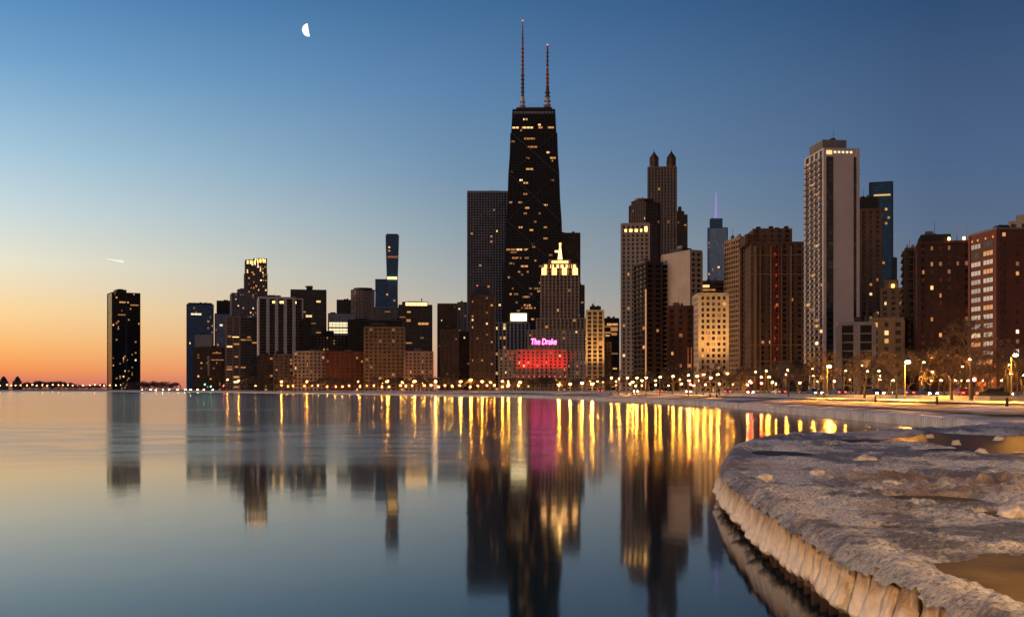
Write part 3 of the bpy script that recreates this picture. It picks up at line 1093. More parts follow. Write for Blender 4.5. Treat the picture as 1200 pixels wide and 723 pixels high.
up = MB(); up.box(-0.35, 0.35, -0.4, 0.2, 0, 0.5)
upm = up.mesh("uplight", Wm['metal'])
lensb = MB(); lensb.box(-0.5, 0.5, -0.35, 0.15, 0.52, 1.5)
lensm = lensb.mesh("uplight_lens", em("red_floodlight_lens", (1.0, 0.12, 0.10), 1.5))
for i in range(10):
    xx = (607.5 + i * 6.1 - 606) * u
    o = put("uplight", upm, hroot, (xx, -6.6, 13.2))
    put("uplight_lens", lensm, o)
    L = bpy.data.lights.new("uplight_lamp", 'SPOT')
    L.energy = 15000
    L.color = (1.0, 0.0, 0.012)
    L.spot_size = R(75)
    L.spot_blend = 0.9
    L.shadow_soft_size = 0.4
    lo = bpy.data.objects.new("uplight_lamp", L)
    COL.objects.link(lo)
    lo.parent = o
    lo.location = (0, -0.9, 1.7)
    lo.rotation_euler = (R(180 - 13), 0, 0)
    o2 = put("uplight", upm, hroot, (xx, -1.3, 13.2))      # a second one close to the wall grazes it
    put("uplight_lens", lensm, o2)
    L2 = L.copy(); L2.energy = 5200; L2.spot_size = R(34); L2.spot_blend = 1.0; L2.color = (1.0, 0.05, 0.05)
    lo2 = bpy.data.objects.new("uplight_lamp", L2)
    COL.objects.link(lo2)
    lo2.parent = o2
    lo2.location = (0, -0.2, 1.7)
    lo2.rotation_euler = (R(180 - 4), 0, 0)

s = MB(); s.box(0.3, w - 0.3, -8.2, -0.25, 12.0, 13.1); s.build("terrace_ledge", Wm['lime'], hroot)
cu = bpy.data.curves.new("sign_text", 'FONT')
cu.body = "The Drake"
cu.size = 9.2
cu.extrude = 0.35
cu.offset = 0.10
cu.shear = 0.12
cu.align_x = 'CENTER'
to = bpy.data.objects.new("sign_text", cu)
COL.objects.link(to)
bpy.context.view_layer.update()
tm = bpy.data.meshes.new_from_object(to.evaluated_get(bpy.context.evaluated_depsgraph_get()))
bpy.data.objects.remove(to)
tm.materials.append(em("neon_pink_white", (1.0, 0.08, 0.36), 11.0))
xs = [v.co.x for v in tm.vertices]
scx = (30.0 * u) / (max(xs) - min(xs))
C = TOWERS["red floodlit stone hotel with dark roofline and neon rooftop sign"][1]
aD = TOWERS["red floodlit stone hotel with dark roofline and neon rooftop sign"][4]
off = Matrix.Rotation(aD, 3, 'Z') @ Vector(((637.2 - 606) * u, 4.0, 0))
sg = thing("rooftop_sign", "glowing pink neon sign reading The Drake on the hotel roof", "sign", (C.x + off.x, C.y + off.y, zat(405, DD) + 1.4), aD)
o = put("lettering", tm, sg)
o.rotation_euler = (R(90), 0, 0)
o.scale = (scx, 0.86, 1)
s = MB()
for i in range(9):
    xx = (-15 + i * 30 / 8) * u
    s.bar((xx, 1.0, -1.4), (xx, 1.0, 5.5), 0.14, n=4)
    s.bar((xx, 1.0, 5.0), (xx, 4.0, -1.4), 0.1, n=4)
for z in (0.2, 5.4):
    s.bar((-15.3 * u, 1.0, z), (15.3 * u, 1.0, z), 0.14, n=4)
s.build("sign_frame", Wm['metal'], sg)

# amber floodlit slim tower + neighbours
ar, w, d, H = T("apartment_tower", "slim amber floodlit tower with black rooftop box", "tower", (687.5, None, 707), 365, 950, 18, 'cream', 'warm', 'piers', lit=0.05, cap=24,
  pent=[(0.2, 0.85, 0.2, 0.8, 358.6, 'black')])
T("apartment_tower", "dark brown narrow block beside the amber floodlit tower", B_, (707, None, 715.5), 402, 960, 18, 'brown', 'warm', 'grid', lit=0.05, cap=8)
T("office_tower", "dark glass block with two glowing upper floors behind the amber tower", "tower", (707.5, None, 725), 374, 1300, 28, 'charcoal', 'black', 'bands', lit=0.10, cap=30,
  bands=[(0.2, 0.95, 379, 381.5, LIT[0], 'front'), (0.45, 0.95, 383.5, 388, LIT[2], 'front'), (0.5, 0.9, 390, 393, LIT[2], 'front')])
T("apartment_tower", "beige grid tower with lit penthouse windows, foremost of the twin spired group", "tower", (728.5, None, 760.5), 264, 900, 30, 'beige', 'dark', 'grid', lit=0.02, cap=24, parapet=1.5,
  bands=[(0.1, 0.2, 269, 272, GOLD, 'front'), (0.27, 0.4, 269, 272, GOLD, 'front'), (0.47, 0.6, 269, 272, GOLD, 'front'), (0.67, 0.76, 269, 272, GOLD, 'front'), (0.83, 0.95, 266, 272, GOLD, 'front')])
T("office_tower", "stepped dark tower with sloping top tucked behind the beige grid tower", "tower", (738, 757, 773), 238, 1150, 28, 'darkbrown', 'dark', 'finegrid', 'grid', lit=0.01, cap=10,
  pent=[(0.0, 0.7, 0.1, 0.9, 232, 'darkbrown')])
# twin spired tower
SD = 1250.0
sr, w, d, H = T("twin_spired_tower", "tall stone tower crowned by four lantern turrets with pointed roofs", "skyscraper", (759.5, None, 792.5), 197, SD, 30, 'stone', 'dark', (3.4, 3.5, 1.5, 1.0, 0.7, 0.35), lit=0.006, cap=12)
u = SD / F
for (xc_, yc) in ((766.5, 5.2), (786.6, 5.2), (766.5, d - 5.2), (786.6, d - 5.2)):
    s = MB()
    xx = (xc_ - 759.5) * u
    zb, zt = H + .5, zat(185.5, SD) - BASEZ
    s.lathe([(4.9, zb), (4.9, zb + 3.5), (4.2, zb + 3.6), (4.2, zt), (5.0, zt + .1), (5.0, zt + .9)], 8, xx, yc)
    for q in range(8):
        an_ = q / 8 * 2 * math.pi
        s.bar((xx + 4.5 * math.cos(an_), yc + 4.5 * math.sin(an_), zb), (xx + 4.5 * math.cos(an_), yc + 4.5 * math.sin(an_), zt + .5), 0.55, n=4)
    t_ = s.build("turret", Wm['brown'], sr)
    s = MB(); s.lathe([(5.0, zt + .95), (3.2, zt + 3.6), (1.6, zt + 5.6), (0.25, zt + 8.2), (0.1, zt + 10)], 8, xx, yc); s.build("turret_roof", Wm['roof'], t_)
T("office_tower", "dark pointed roof tower leaning behind the four turret tower", "tower", (789, None, 805), 253, 1400, 26, 'darkbrown', 'dark', 'grid', lit=0.02, cap=10, pent=[(0.2, 0.8, 0.2, 0.8, 247, 'darkbrown'), (0.35, 0.6, 0.35, 0.6, 241, 'darkbrown')])
T("apartment_tower", "brick and beige balcony tower with bright vertical light strip on its corner", "tower", (744, 757.5, 775), 309, 760, 22, 'darkbrown', 'black', 'brick', 'balcony', lit=0.02, cap=16,
  pent=[(0.0, 0.3, 0.1, 0.6, 305, 'tan')])
Cx = TOWERS["brick and beige balcony tower with bright vertical light strip on its corner"]
s = MB(); s.box(-0.95, -0.35, -0.95, -0.35, 2, Cx[5] * 0.8); s.build("light_strip", em("corner_light_strip", (1.0, 0.45, 0.2), 0.6), Cx[0])
T("apartment_tower", "blank beige slab tower with narrow window strip on one edge", "tower", (776.5, 809, 821.5), 295, 740, 32, 'beige', 'dark', 'grid', 'blank', lit=0.02, cap=10,
  pent=[(0.05, 0.9, 0.3, 0.75, 288.5, 'charcoal')])
Cx = TOWERS["blank beige slab tower with narrow window strip on one edge"]
s, g_ = MB(), MB()
fL = rect_faces(0, Cx[2], 0, Cx[3])['left']
for j in range(int(Cx[5] / 3.1)):
    fL.box(g_, 0.8, fL.L * 0.2, 0.3, 0.55, j * 3.1 + 1.0, j * 3.1 + 2.8)
g_.build("window_strip_glazing", G['dark'], Cx[0])
T("apartment_block", "red brick block with twin orange lit shafts before the blank beige slab", B_, (783, None, 812.5), 361, 620, 18, 'darkred', 'black', 'brick', lit=0.03, cap=14,
  bands=[(0.76, 0.82, 407, 440, em("orange_stair_shaft", (1.0, 0.30, 0.10), 0.28), 'front'), (0.89, 0.95, 407, 440, em("orange_stair_shaft", (1, 1, 1), 1), 'front')])
T("apartment_block", "bright cream block with dense rounded windows under amber street light", B_, (813, 820, 852), 346, 600, 20, 'cream', 'warm', (2.9, 3.0, 1.3, 1.25, 0.45, 0.4), lit=0.10, cap=50, wts=[6, 2, 6, 0, 2])
T("office_block", "dark low block with glowing roof floor behind the bright cream block", B_, (822, None, 850), 331, 900, 22, 'darkbrown', 'black', 'bands', lit=0.03, cap=8,
  bands=[(0.02, 0.35, 334, 337, LIT[1], 'front'), (0.02, 0.6, 339, 341, LIT[2], 'front')])
# blue tower with spire
r_, w, d, H = T("glass_tower", "pale blue rounded glass tower with tall violet spire", "tower", (829.5, None, 852.5), 268, 1900, 35, 'bluemet', 'pale', 'glass', lit=0.015, cap=20, left='glass',
  pent=[(0.1, 0.75, 0.1, 0.9, 256, 'bluemet')])
s = MB(); s.bar((w * .42, d * .4, H + 14), (w * .42, d * .4, zat(236, 1900) - BASEZ), 1.8, 1.3, 8); s.bar((w * .42, d * .4, zat(236, 1900) - BASEZ), (w * .42, d * .4, zat(224, 1900) - BASEZ), 1.1, 0.6, 8)
s.build("spire", em("violet_lit_spire", (0.40, 0.24, 0.80), 0.8), r_)
# tan and brown pair
T("apartment_tower", "tan balcony tower with dotted window rows joined to the brown brick tower", "tower", (850, 868, 876), 280, 720, 24, 'tan', 'warm', 'grid', (3.6, 3.1, 1.5, 1.3, 0.5, 1.1), lit=0.01, cap=8, parapet=1.5)
r_, w, d, H = T("apartment_tower", "broad brown brick tower with glowing red fire stair up its face", "tower", (873, 881, 940.5), 286, 690, 26, 'brown', 'warm', 'brick', lit=0.02, cap=24, wts=[3, 2, 5, 1, 3])
u = 690 / F
for (x0, x1, yt) in ((884, 927, 268), (875, 884.5, 274.5)):
    wl_, co = MB(), MB()
    g = facade(wl_, co, ((x0 - 881) / 59.5 * w, (x1 - 881) / 59.5 * w, 1.5, d - 1.5), H + 0.2, zat(yt, 690) - BASEZ, dict(front='brick', left='brick', right='brick', back='brick'))
    wl_.build("upper_wall", Wm['brown'], r_); co.build("upper_glazing", G['warm'], r_)
s = MB()
for (x, yt) in ((890, 265), (905, 264.5), (912, 266), (923, 264.5)):
    xx = (x - 881) / 59.5 * w
    s.box(xx - 1.2, xx + 1.2, 3, 5.5, zat(268, 690) - BASEZ, zat(yt, 690) - BASEZ)
s.box((886 - 881) / 59.5 * w, (926 - 881) / 59.5 * w, 3.1, d - 3, zat(268, 690) - BASEZ + .02, zat(267, 690) - BASEZ)
s.build("roof_chimney", Wm['darkbrown'], r_)
s = MB()
xa, xb = (906.5 - 881) / 59.5 * w, (912 - 881) / 59.5 * w
nfl = int(H / 3.1)
for j in range(nfl):
    z = j * 3.1 + 2.2
    s.box(xa, xb, -1.6, -0.5, z, z + 0.12)
    s.bar((xa if j % 2 else xb, -1.2, z + .1), (xb if j % 2 else xa, -1.2, z + 3.1), 0.16, n=4)
for xx in (xa, xb):
    s.bar((xx, -1.6, 0), (xx, -1.6, nfl * 3.1), 0.16, n=4)
st__ = s.build("fire_stair", pm("red_painted_stair", (0.42, 0.05, 0.03), 0.6), r_)
rnd = random.Random(8)
for j in range(2, nfl, 2):
    s = MB(); q_ = xa + rnd.uniform(.1, .9) * (xb - xa); s.box(q_ - .45, q_ + .45, -1.75, -1.62, j * 3.1 + 0.3, j * 3.1 + 1.9)
    s.build("stair_lamp", em("red_stair_lamp", (1.0, 0.12, 0.04), 0.22), st__)
for (xq0, xq1) in ((883, 886.5), (890, 891.2), (902.5, 904), (915, 916.2), (926, 927.5)):
    s = MB(); s.box((xq0 - 881) / 59.5 * w, (xq1 - 881) / 59.5 * w, -1.15, -0.2, 0, H * .985); s.build("pilaster", Wm['tan'], r_)
for yq in (300, 322, 405, 424):
    s = MB(); s.box(-0.9, w * .985, -0.98, -0.2, zat(yq, 690) - BASEZ, zat(yq - 1.1, 690) - BASEZ); s.build("belt_course", Wm['tan'], r_)
# low roof pavilion in front of the brown tower
T("apartment_block", "small black pavilion roof block in front of the brown brick tower", B_, (908, None, 945), 430, 500, 14, 'darkbrown', 'black', 'brick', lit=0.03, cap=6, pent=[(0.1, 0.9, 0.1, 0.9, 427, 'darkbrown')])
# tall beige tower with balconies
r_, w, d, H = T("apartment_tower", "tallest beige concrete tower with balcony stacks and blank side, near the drive", "skyscraper", (945, 966, 1005), 175, 620, 28, 'palebeige', 'dark', 'blank', (6.5, 3.1, 2.0, 0.25, 0.5, 0.3), lit=0.05, cap=36,
  pent=[(0.0, 0.72, 0.1, 0.8, 162.5, 'grey')], wts=[4, 2, 5, 1, 3], parapet=0.6)
g_ = MB(); sl = MB()
fF = rect_faces(0, w, 0, d)['front']
for (f0, f1) in ((0.03, 0.26), (0.87, 0.995)):
    fF.box(g_, f0 * w, f1 * w, 0.2, 0.52, 1, H - 4)
    for j in range(int(H / 3.1)):
        fF.box(sl, f0 * w, f1 * w, 0.3, 0.62, j * 3.1, j * 3.1 + 0.5)
g_.build("window_strip_glazing", G['dark'], r_); sl.build("floor_edge", Wm['charcoal'], r_)
b_ = MB()
nbal = 0
fl_ = rect_faces(0, w, 0, d)['left']
nb = max(1, round(fl_.L / 6.5))
for j in reversed(range(int(H / 3.1))):
    for i in range(nb):
        c0 = (i + .5) * fl_.L / nb
        nbal += 1
        q_ = MB() if nbal <= 100 else b_
        fl_.box(q_, c0 - 1.9, c0 + 1.9, 0.2, 2.3, j * 3.1 + 0.02, j * 3.1 + 0.22)
        fl_.box(q_, c0 - 1.9, c0 + 1.9, 2.2, 2.3, j * 3.1 + 0.22, j * 3.1 + 1.1)
        for e in (c0 - 1.9, c0 + 1.8):
            fl_.box(q_, e, e + .1, 0.2, 2.2, j * 3.1 + 0.22, j * 3.1 + 1.1)
        if nbal <= 100:
            q_.build("balcony", Wm['lightgrey'], r_)
if b_.v:
    tag(b_.build("balcony", Wm['lightgrey'], r_), kind="stuff")
for i in range(5):
    s = MB(); fF.box(s, (0.28 + .12 * i) * w, (0.345 + .12 * i) * w, 0.3, 0.6, zat(179.5, 620) - BASEZ, zat(177.2, 620) - BASEZ); s.build("lit_window", PALE, r_)
s = MB(); fF.box(s, 0.03 * w, 0.22 * w, 0.3, 0.65, zat(181, 620) - BASEZ, zat(176.5, 620) - BASEZ); s.build("lit_window", LIT[1], r_)

T("apartment_tower", "brown tower with dark crown floors beside the tallest beige tower", "tower", (1004.5, 1009, 1032), 247, 780, 25, 'brown', 'warm', 'brick', lit=0.02, cap=16, pent=[(-0.05, 0.9, 0.0, 0.95, 231, 'black')])
T("glass_tower", "dark navy glass tower with one lit floor, far behind the brown tower", "tower", (1019, None, 1046), 215, 1500, 35, 'black', 'blue', 'glass', lit=0.02, cap=24, wts=[2, 1, 5, 1, 4],
  bands=[(0.18, 0.92, 228.5, 230.5, em("amber_floor_strip", (1.0, 0.6, 0.25), 0.7), 'front')])
T("glass_tower", "short navy annex stepping down from the dark navy glass tower", "tower", (1045.5, None, 1050.5), 303, 1500, 30, 'black', 'blue', 'glass', lit=0.02, cap=4)
T("apartment_block", "small tan block with glowing lantern crown between brown tower and brick block", B_, (1033, None, 1061), 340, 700, 20, 'tan', 'warm', 'brick', lit=0.06, cap=14,
  pent=[(0.1, 0.7, 0.1, 0.9, 328, 'tan')])
s = MB(); Cx = TOWERS["small tan block with glowing lantern crown between brown tower and brick block"]; s.box(Cx[2] * .42, Cx[2] * .54, 0.8, 1.9, Cx[5] + 1.5, Cx[5] + 3.4); s.build("roof_lantern", GOLD, Cx[0])
# low front block: grey glass bays and tan wing
T("apartment_block", "low grey bay windowed block at the foot of the tallest beige tower", B_, (982, 984, 1024), 381, 470, 16, 'grey', 'black', (6.5, 3.3, 2.6, 0.5, 1.0, 0.3), lit=0.06, cap=14, wts=[3, 1, 5, 1, 3])
T("apartment_block", "low yellow tan block with pairs of dark windows beside the grey bay block", B_, (1020, None, 1058), 376, 500, 16, 'tan', 'warm', (4.6, 3.5, 2.8, 1.6, 0.3, 0.2), lit=0.12, cap=12, wts=[6, 3, 2, 0, 1])
T("apartment_block", "narrow black gap block between the tan block and the dark red tower", B_, (1056.5, None, 1075), 372, 510, 16, 'black', 'black', 'bands', lit=0.02, cap=4,
  bands=[(0.4, 0.95, 375, 379, LIT[0], 'front')])
T("apartment_block", "dark balcony wing stepping back from the dark red slab", "tower", (1059.5, 1062, 1079), 294, 500, 20, 'darkbrown', 'dark', 'balcony', lit=0.02, cap=8)
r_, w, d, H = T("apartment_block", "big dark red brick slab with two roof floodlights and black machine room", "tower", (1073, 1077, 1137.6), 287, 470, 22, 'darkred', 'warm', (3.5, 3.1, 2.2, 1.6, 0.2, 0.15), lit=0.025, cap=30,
  wts=[2, 1, 4, 0.4, 9], pent=[(0.04, 0.62, 0.1, 0.8, 274.5, 'black')], bias=lambda t: 1.0)
for x in (1112, 1129.5):
    s = MB()
    s.lathe([(0.2, H + 1.3), (0.55, H + 1.5), (0.55, H + 2.3), (0.2, H + 2.6)], 10, (x - 1077) / 60.6 * w, -0.9)
    s.build("roof_lamp", em("roof_floodlight", (1.0, 0.50, 0.12), 8), r_)
for x in (1125, 1136.5):
    s = MB(); s.bar(((x - 1077) / 60.6 * w, d * .6, H), ((x - 1077) / 60.6 * w, d * .6, zat(259, 470) - BASEZ), 0.22, 0.1, 6); s.build("antenna", STEEL_W, r_)

# red brick tower block with window columns on its left face
RD = 430.0
label = "red brick block with two columns of triple windows lit on its narrow face"
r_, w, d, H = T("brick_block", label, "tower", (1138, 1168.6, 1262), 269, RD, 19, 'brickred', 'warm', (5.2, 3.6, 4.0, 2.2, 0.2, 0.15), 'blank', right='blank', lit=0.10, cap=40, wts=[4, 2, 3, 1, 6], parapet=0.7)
for ch in r_.children:
    if ch.name.startswith("parapet"):
        ch.data.materials[0] = Wm['grey']
fl_ = rect_faces(0, w, 0, d)['left']
nfl = 17
fh = (H - 3.5) / nfl
pw_ = fl_.L * 0.37
frm = MB(); frm.box(-pw_ / 2, pw_ / 2, -0.04, 0.1, 0, fh * .56)
for i in range(4):
    frm.box(-pw_ / 2 + i * pw_ / 3 - .1, -pw_ / 2 + i * pw_ / 3 + .1, -0.16, 0.0, 0, fh * .56)
frm_m = frm.mesh("window", Wm['metal'])
panes = [MB() for _ in range(5)]
wm_ = [em("hall_window_white", (0.95, 0.80, 0.6), 0.4), em("hall_window_warm", (1.0, 0.72, 0.38), 0.75), em("hall_window_dim", (0.8, 0.68, 0.55), 0.32), em("hall_window_amber", (1.0, 0.5, 0.2), 0.5), G['warm']]
pane_m = []
for m in wm_:
    s = MB()
    for i in range(3):
        s.box(-pw_ / 2 + i * pw_ / 3 + .12, -pw_ / 2 + (i + 1) * pw_ / 3 - .12, -0.1, -0.05, 0.12, fh * .56 - .12)
    pane_m.append(s.mesh("pane", m))
rnd = random.Random(5)
for j in range(nfl):
    for ccol in (0.25, 0.72):
        o = put("window", frm_m, r_, fl_.pt(fl_.L * ccol, 0.5, 1.2 + j * fh), math.atan2(fl_.dy, fl_.dx))
        k = rnd.choices(range(5), [7, 2, 5, 2, 1] if 3 < j < nfl - 1 else [1, 1, 4, 1, 6])[0]
        put("pane", pane_m[k], o)
for i, tt in enumerate((0.1, 0.32, 0.62, 0.9)):
    s = MB(); fl_.box(s, fl_.L * tt - .35, fl_.L * tt + .35, 0.5, 0.7, H - 2.8, H - 2.1); s.build("soffit_lamp", LIT[0], r_)
T("apartment_tower", "pale lit rooftop corner of a tower rising behind the red brick block", "tower", (1183, None, 1240), 262, 600, 20, 'beige', 'warm', (5, 3.6, 2.5, 1.2, .4, .3), lit=0.4, cap=14,
  pent=[(0.15, 0.9, 0.2, 0.9, 251, 'beige')], wts=[4, 5, 2, 1, 0])
T("apartment_block", "dark brown far block closing the street past the red brick block", B_, (1262, None, 1340), 290, 470, 20, 'brown', 'warm', 'brick', lit=0.05, cap=10)
T("apartment_block", "tan block out beyond the far dark brown block", B_, (1342, None, 1440), 320, 450, 20, 'tan', 'warm', 'brick', lit=0.05, cap=10)

# tiny far rooftops at the left edge
for (x0, x1, yt, lab) in ((0.5, 8, 439, "tiny domed pavilion roof at the far left end of the shore"), (17, 24, 439, "tiny domed pavilion roof second along the far shore, near the tree clump")):
    r_ = thing("pavilion", lab, "pavilion", (kx((x0 + x1) / 2) * 2000, 2000, 2.5))
    hw_ = (x1 - x0) / 2 / F * 2000
    s = MB(); s.box(-hw_, hw_, -6, 6, 0, 15)
    for i in range(5):
        s.box(-hw_ + i * hw_ / 2 - .6, -hw_ + i * hw_ / 2 + .6, -6.5, -5.9, 0, 15.5)
    s.build("wall", Wm['brown'], r_)
    s = MB(); s.lathe([(hw_ * 1.05, 15), (hw_ * .9, 18), (hw_ * .5, 21.5), (0.5, 23.5)], 12); s.build("roof", Wm['roof'], r_)

# ------------------------------------------------------------------ bare winter trees
BARK = pm("bare_bark", (0.12, 0.088, 0.06), 0.9, 0.3, 2.0)


def make_tree(seed, h=9.0, spread=1.0, levels=5, fork=False, rmin=0.022):
    rnd = random.Random(seed)
    tr, cr = MB(), MB()

    def grow(p, d, L, r, lev, mb_):
        q = p
        steps = 2 if lev < 3 else 1
        for k in range(steps):
            d2 = (d + Vector((rnd.uniform(-.18, .18), rnd.uniform(-.18, .18), rnd.uniform(-.05, .12)))).normalized()
            e = q + d2 * (L / steps)
            mb_.bar(q, e, r * (1 - .25 * k / steps), r * (1 - .25 * (k + 1) / steps), 6 if lev < 2 else 3, cap=False)
            q, d = e, d2
        if lev >= levels:
            return
        nb_ = rnd.choice((2, 3, 3)) if lev < levels - 1 else 4
        for i in range(nb_):
            th = rnd.uniform(0, 2 * math.pi)
            ang = rnd.uniform(0.35, 0.85) * spread
            u = d.orthogonal().normalized()
            w_ = d.cross(u)
            nd = (d * math.cos(ang) + (u * math.cos(th) + w_ * math.sin(th)) * math.sin(ang))
            nd.z += 0.10
            nd.normalize()
            grow(q if i else q, nd, L * rnd.uniform(.62, .85), max(r * rnd.uniform(.5, .66), rmin), lev + 1, cr)
        # side twigs
        if lev >= 2:
            for i in range(2):
                t = rnd.uniform(.3, .9)
                b = p.lerp(q, t)
                nd = Vector((rnd.uniform(-1, 1), rnd.uniform(-1, 1), rnd.uniform(0, 1))).normalized()
                cr.bar(b, b + nd * L * .6, max(r * .3, rmin * .9), rmin * .6, 3, cap=False)
    d0 = Vector((rnd.uniform(-.1, .1), rnd.uniform(-.1, .1), 1)).normalized()
    tl = h * (0.2 if fork else 0.27)
    tr.bar((0, 0, -0.2), (0, 0, 0.3), 0.34, 0.26, 8)
    top = Vector((0, 0, 0.3)) + d0 * tl
    tr.bar((0, 0, 0.3), top, 0.26, 0.2, 8)
    for i in range(3 if not fork else 2):
        th = i * 2 * math.pi / 3 + rnd.uniform(-.4, .4)
        ang = rnd.uniform(.25, .6) * spread
        nd = Vector((math.sin(ang) * math.cos(th), math.sin(ang) * math.sin(th), math.cos(ang)))
        grow(top, nd, h * .24, 0.15, 1, cr)
    return tr.mesh("trunk", BARK), cr.mesh("crown", BARK)


TREES = []
for i, (sd, h, spd, lv, fk) in enumerate(((1, 9, 1.0, 6, False), (2, 9.5, 1.2, 6, False), (3, 8.5, 0.9, 6, False), (4, 10, 1.05, 6, True), (5, 8, 1.4, 6, False), (6, 9, 1.1, 6, False), (7, 8, 1.5, 6, False), (8, 8.5, 1.3, 6, False), (9, 8, 1.2, 6, False))):
    tm_, cm_ = make_tree(sd, h, spd, lv, fk, 0.022 if i < 6 else 0.055)
    TREES.append((tm_, cm_))


def tree(px, off, sc, k, label, group=None, rz=None, D=None, name="bare_tree"):
    if D is None:
        p = spot(px, off)
    else:
        p = Vector((kx(px) * D, D, 2.3 - 1.9 * sc))
    t = thing(name, label, "tree", p, random.uniform(0, 6.28) if rz is None else rz, group)
    t.scale = (sc, sc, sc * random.uniform(.92, 1.08))
    put("trunk", TREES[k][0], t)
    put("crown", TREES[k][1], t)
    return t


tree(1013, 62, 0.80, 3, "dark forked bare tree by the barrier, alone before amber lit trees", rz=0.4)
tree(1115, 62, 0.95, 4, "wide spreading bare tree silhouetted beside the red traffic light")
tree(1138, 64, 1.15, 1, "tall bare tree with leaning limbs in front of the red brick block")
tree(1051, 66, 0.85, 0, "bare tree glowing amber right under the brightest street lamp")
tree(1082, 110, 1.0, 5, "bushy bare tree backlit golden by a hidden lamp past the brightest lamp")
gA, lA = "bare trees along the lit drive", "bare winter tree in the amber lit rows along the drive"
rnd = random.Random(21)
for i in range(72):
    px = 690 + i * 7.4 + rnd.uniform(-4, 4)
    off = rnd.choice((58, 100, 112, 125, 140, 155)) + rnd.uniform(-3, 3)
    if off < 70 and (px > 990 or px < 800):
        off = 104
    tree(px, off, rnd.uniform(.58, .92), rnd.randrange(9 if px < 880 else 6), lA, gA)
gB, lB = "bare trees along the middle shore", "small bare tree in the dark row below the front row of apartment blocks"
for i in range(64):
    px = 285 + i * 6.4 + rnd.uniform(-3, 3)
    of = rnd.uniform(85, 190)
    tree(px, of, (rnd.uniform(12, 17) / F * (Ds(px) + of) + 1.4) / 9.5, rnd.randrange(6, 9), lB, gB)
gC, lC = "bare trees on the far shore", "tiny bare tree in the far treeline under the sunrise glow"
for i in range(36):
    px = 26 + i * 1.68 + rnd.uniform(-.6, .6)
    edge = min(px - 22, 90 - px) / 20
    tree(px, 0, (1.5 + 0.75 * min(1, max(0, edge))) * rnd.uniform(.92, 1.06), rnd.randrange(6, 9), lC, gC, D=2000 + rnd.uniform(-40, 60))
for i in range(26):
    px = 146 + i * 2.4 + rnd.uniform(-.8, .8)
    tree(px, 0, rnd.uniform(1.5, 2.2), rnd.randrange(6, 9), lC, gC, D=1900 + rnd.uniform(-60, 60))
for i in range(22):
    px = 84 + i * 2.0 if i < 20 else 8 + (i - 20) * 5
    tree(px, 0, rnd.uniform(1.0, 1.5), rnd.randrange(6, 9), lC, gC, D=1900 + rnd.uniform(-40, 60))

# ------------------------------------------------------------------ street lamps
AMBER = (1.0, 0.39, 0.04)
POLE = pm("lamp_pole_paint", (0.05, 0.05, 0.045), 0.6)


def lamp_proto(h, r, strength, col, nm, arm=1.2):
    t = thing("street_lamp", "x", "street lamp")
    s = MB(); s.lathe([(0.2, 0), (0.2, 0.6), (0.11, 0.8), (0.075, h - .2)], 8); s.build("pole", POLE, t)
    s = MB(); s.bar((0, 0, h - .3), (0, -arm, h + .25), 0.05, n=6); s.build("arm", POLE, t)
    s = MB(); s.lathe([(0.12, h + .32 + r), (r * .75, h + .2 + r), (r * 1.05, h + .08 + r * .6), (r * 1.05, h + r * .55)], 12, 0, -arm); s.build("lamp_hood", POLE, t)
    s = MB()
    s.lathe([(r * math.sin(a), h + .05 - r * .45 * math.cos(a)) for a in [0.3 + i * (math.pi - .6) / 4 for i in range(5)]], 8, 0, -arm)
    cl = (col[0], col[1], col[2]) if col is AMBER else col
    s.build("lamp_globe", em(nm, cl, strength), t, smooth=True)
    return t


LAMPS = {}


def lamp(px, py, off, label, group, r=0.3, strength=500, col=AMBER, nm="sodium_lamp_glow", D=None):
    if D is None:
        p = spot(px, off)
    else:
        p = Vector((kx(px) * D, D, 2.3))
    zt = zat(py, p.y)
    h = max(2.5, zt - p.z)
    key = (round(h), r, nm)
    if key not in LAMPS:
        LAMPS[key] = lamp_proto(round(h), r, strength, col, nm)
        o = LAMPS[key]
        o.location = p
        o.scale = (1, 1, h / round(h))
        tag(o, label, group=group)
        return o
    o = dup(LAMPS[key], p, 0, (1, 1, h / round(h)), label)
    if group:
        o["group"] = group
    elif "group" in o:
        del o["group"]
    return o


lamp(1060.5, 425, 52, "brightest amber street lamp glowing through a bare tree before the dark red slab", None, 0.40, 6000, nm="sodium_lamp_big")
lamp(1185, 417, 52, "tall amber street lamp standing before the dark side of the red brick block", None, 0.30, 4200, nm="sodium_lamp_mid")
lamp(969.5, 430, 50, "tall amber street lamp at the foot of the tallest beige tower", None, 0.30, 4200, nm="sodium_lamp_mid")
gL, lL = "small amber lamps among the trees", "small amber street lamp among the bare trees by the drive"
for (x, y) in ((851.5, 438), (869.5, 437), (884, 436), (897, 435), (891, 442), (900, 442), (920, 439), (922, 434), (950, 432.5), (952, 440.5), (964, 435.5), (1008, 428.5), (1014.5, 435.5),
               (989, 435), (1028, 435), (1080, 425), (1029.5, 441), (1125, 430), (1133.4, 421.5), (1179, 428), (1181, 438), (1090, 436), (1197, 440), (706, 448), (722, 451), (738, 450), (752, 452), (768, 451), (783, 452), (798, 450), (812, 452), (826, 451), (842, 450), (858, 450), (875, 451), (908, 450), (936, 449), (976, 447), (1044, 446), (1100, 446)):
    lamp(x, y, 100 + int(x * 7 + y) % 30, lL, gL, 0.18, 1500, nm="sodium_lamp_small")
gM, lM = "amber lamps along the drive in the middle", "amber street lamp along the drive below the dark brick towers"
for (x, y) in ((716, 443), (725, 444), (735, 443), (746, 443), (757, 443), (773, 442), (788, 441), (806, 440), (807, 446), (816, 441), (824, 439), (832, 443), (840, 439), (741, 448), (745, 452)):
    lamp(x, y, 36 + int(x * 7 + y) % 18, lM, gM, 0.25, 720, nm="sodium_lamp_row")
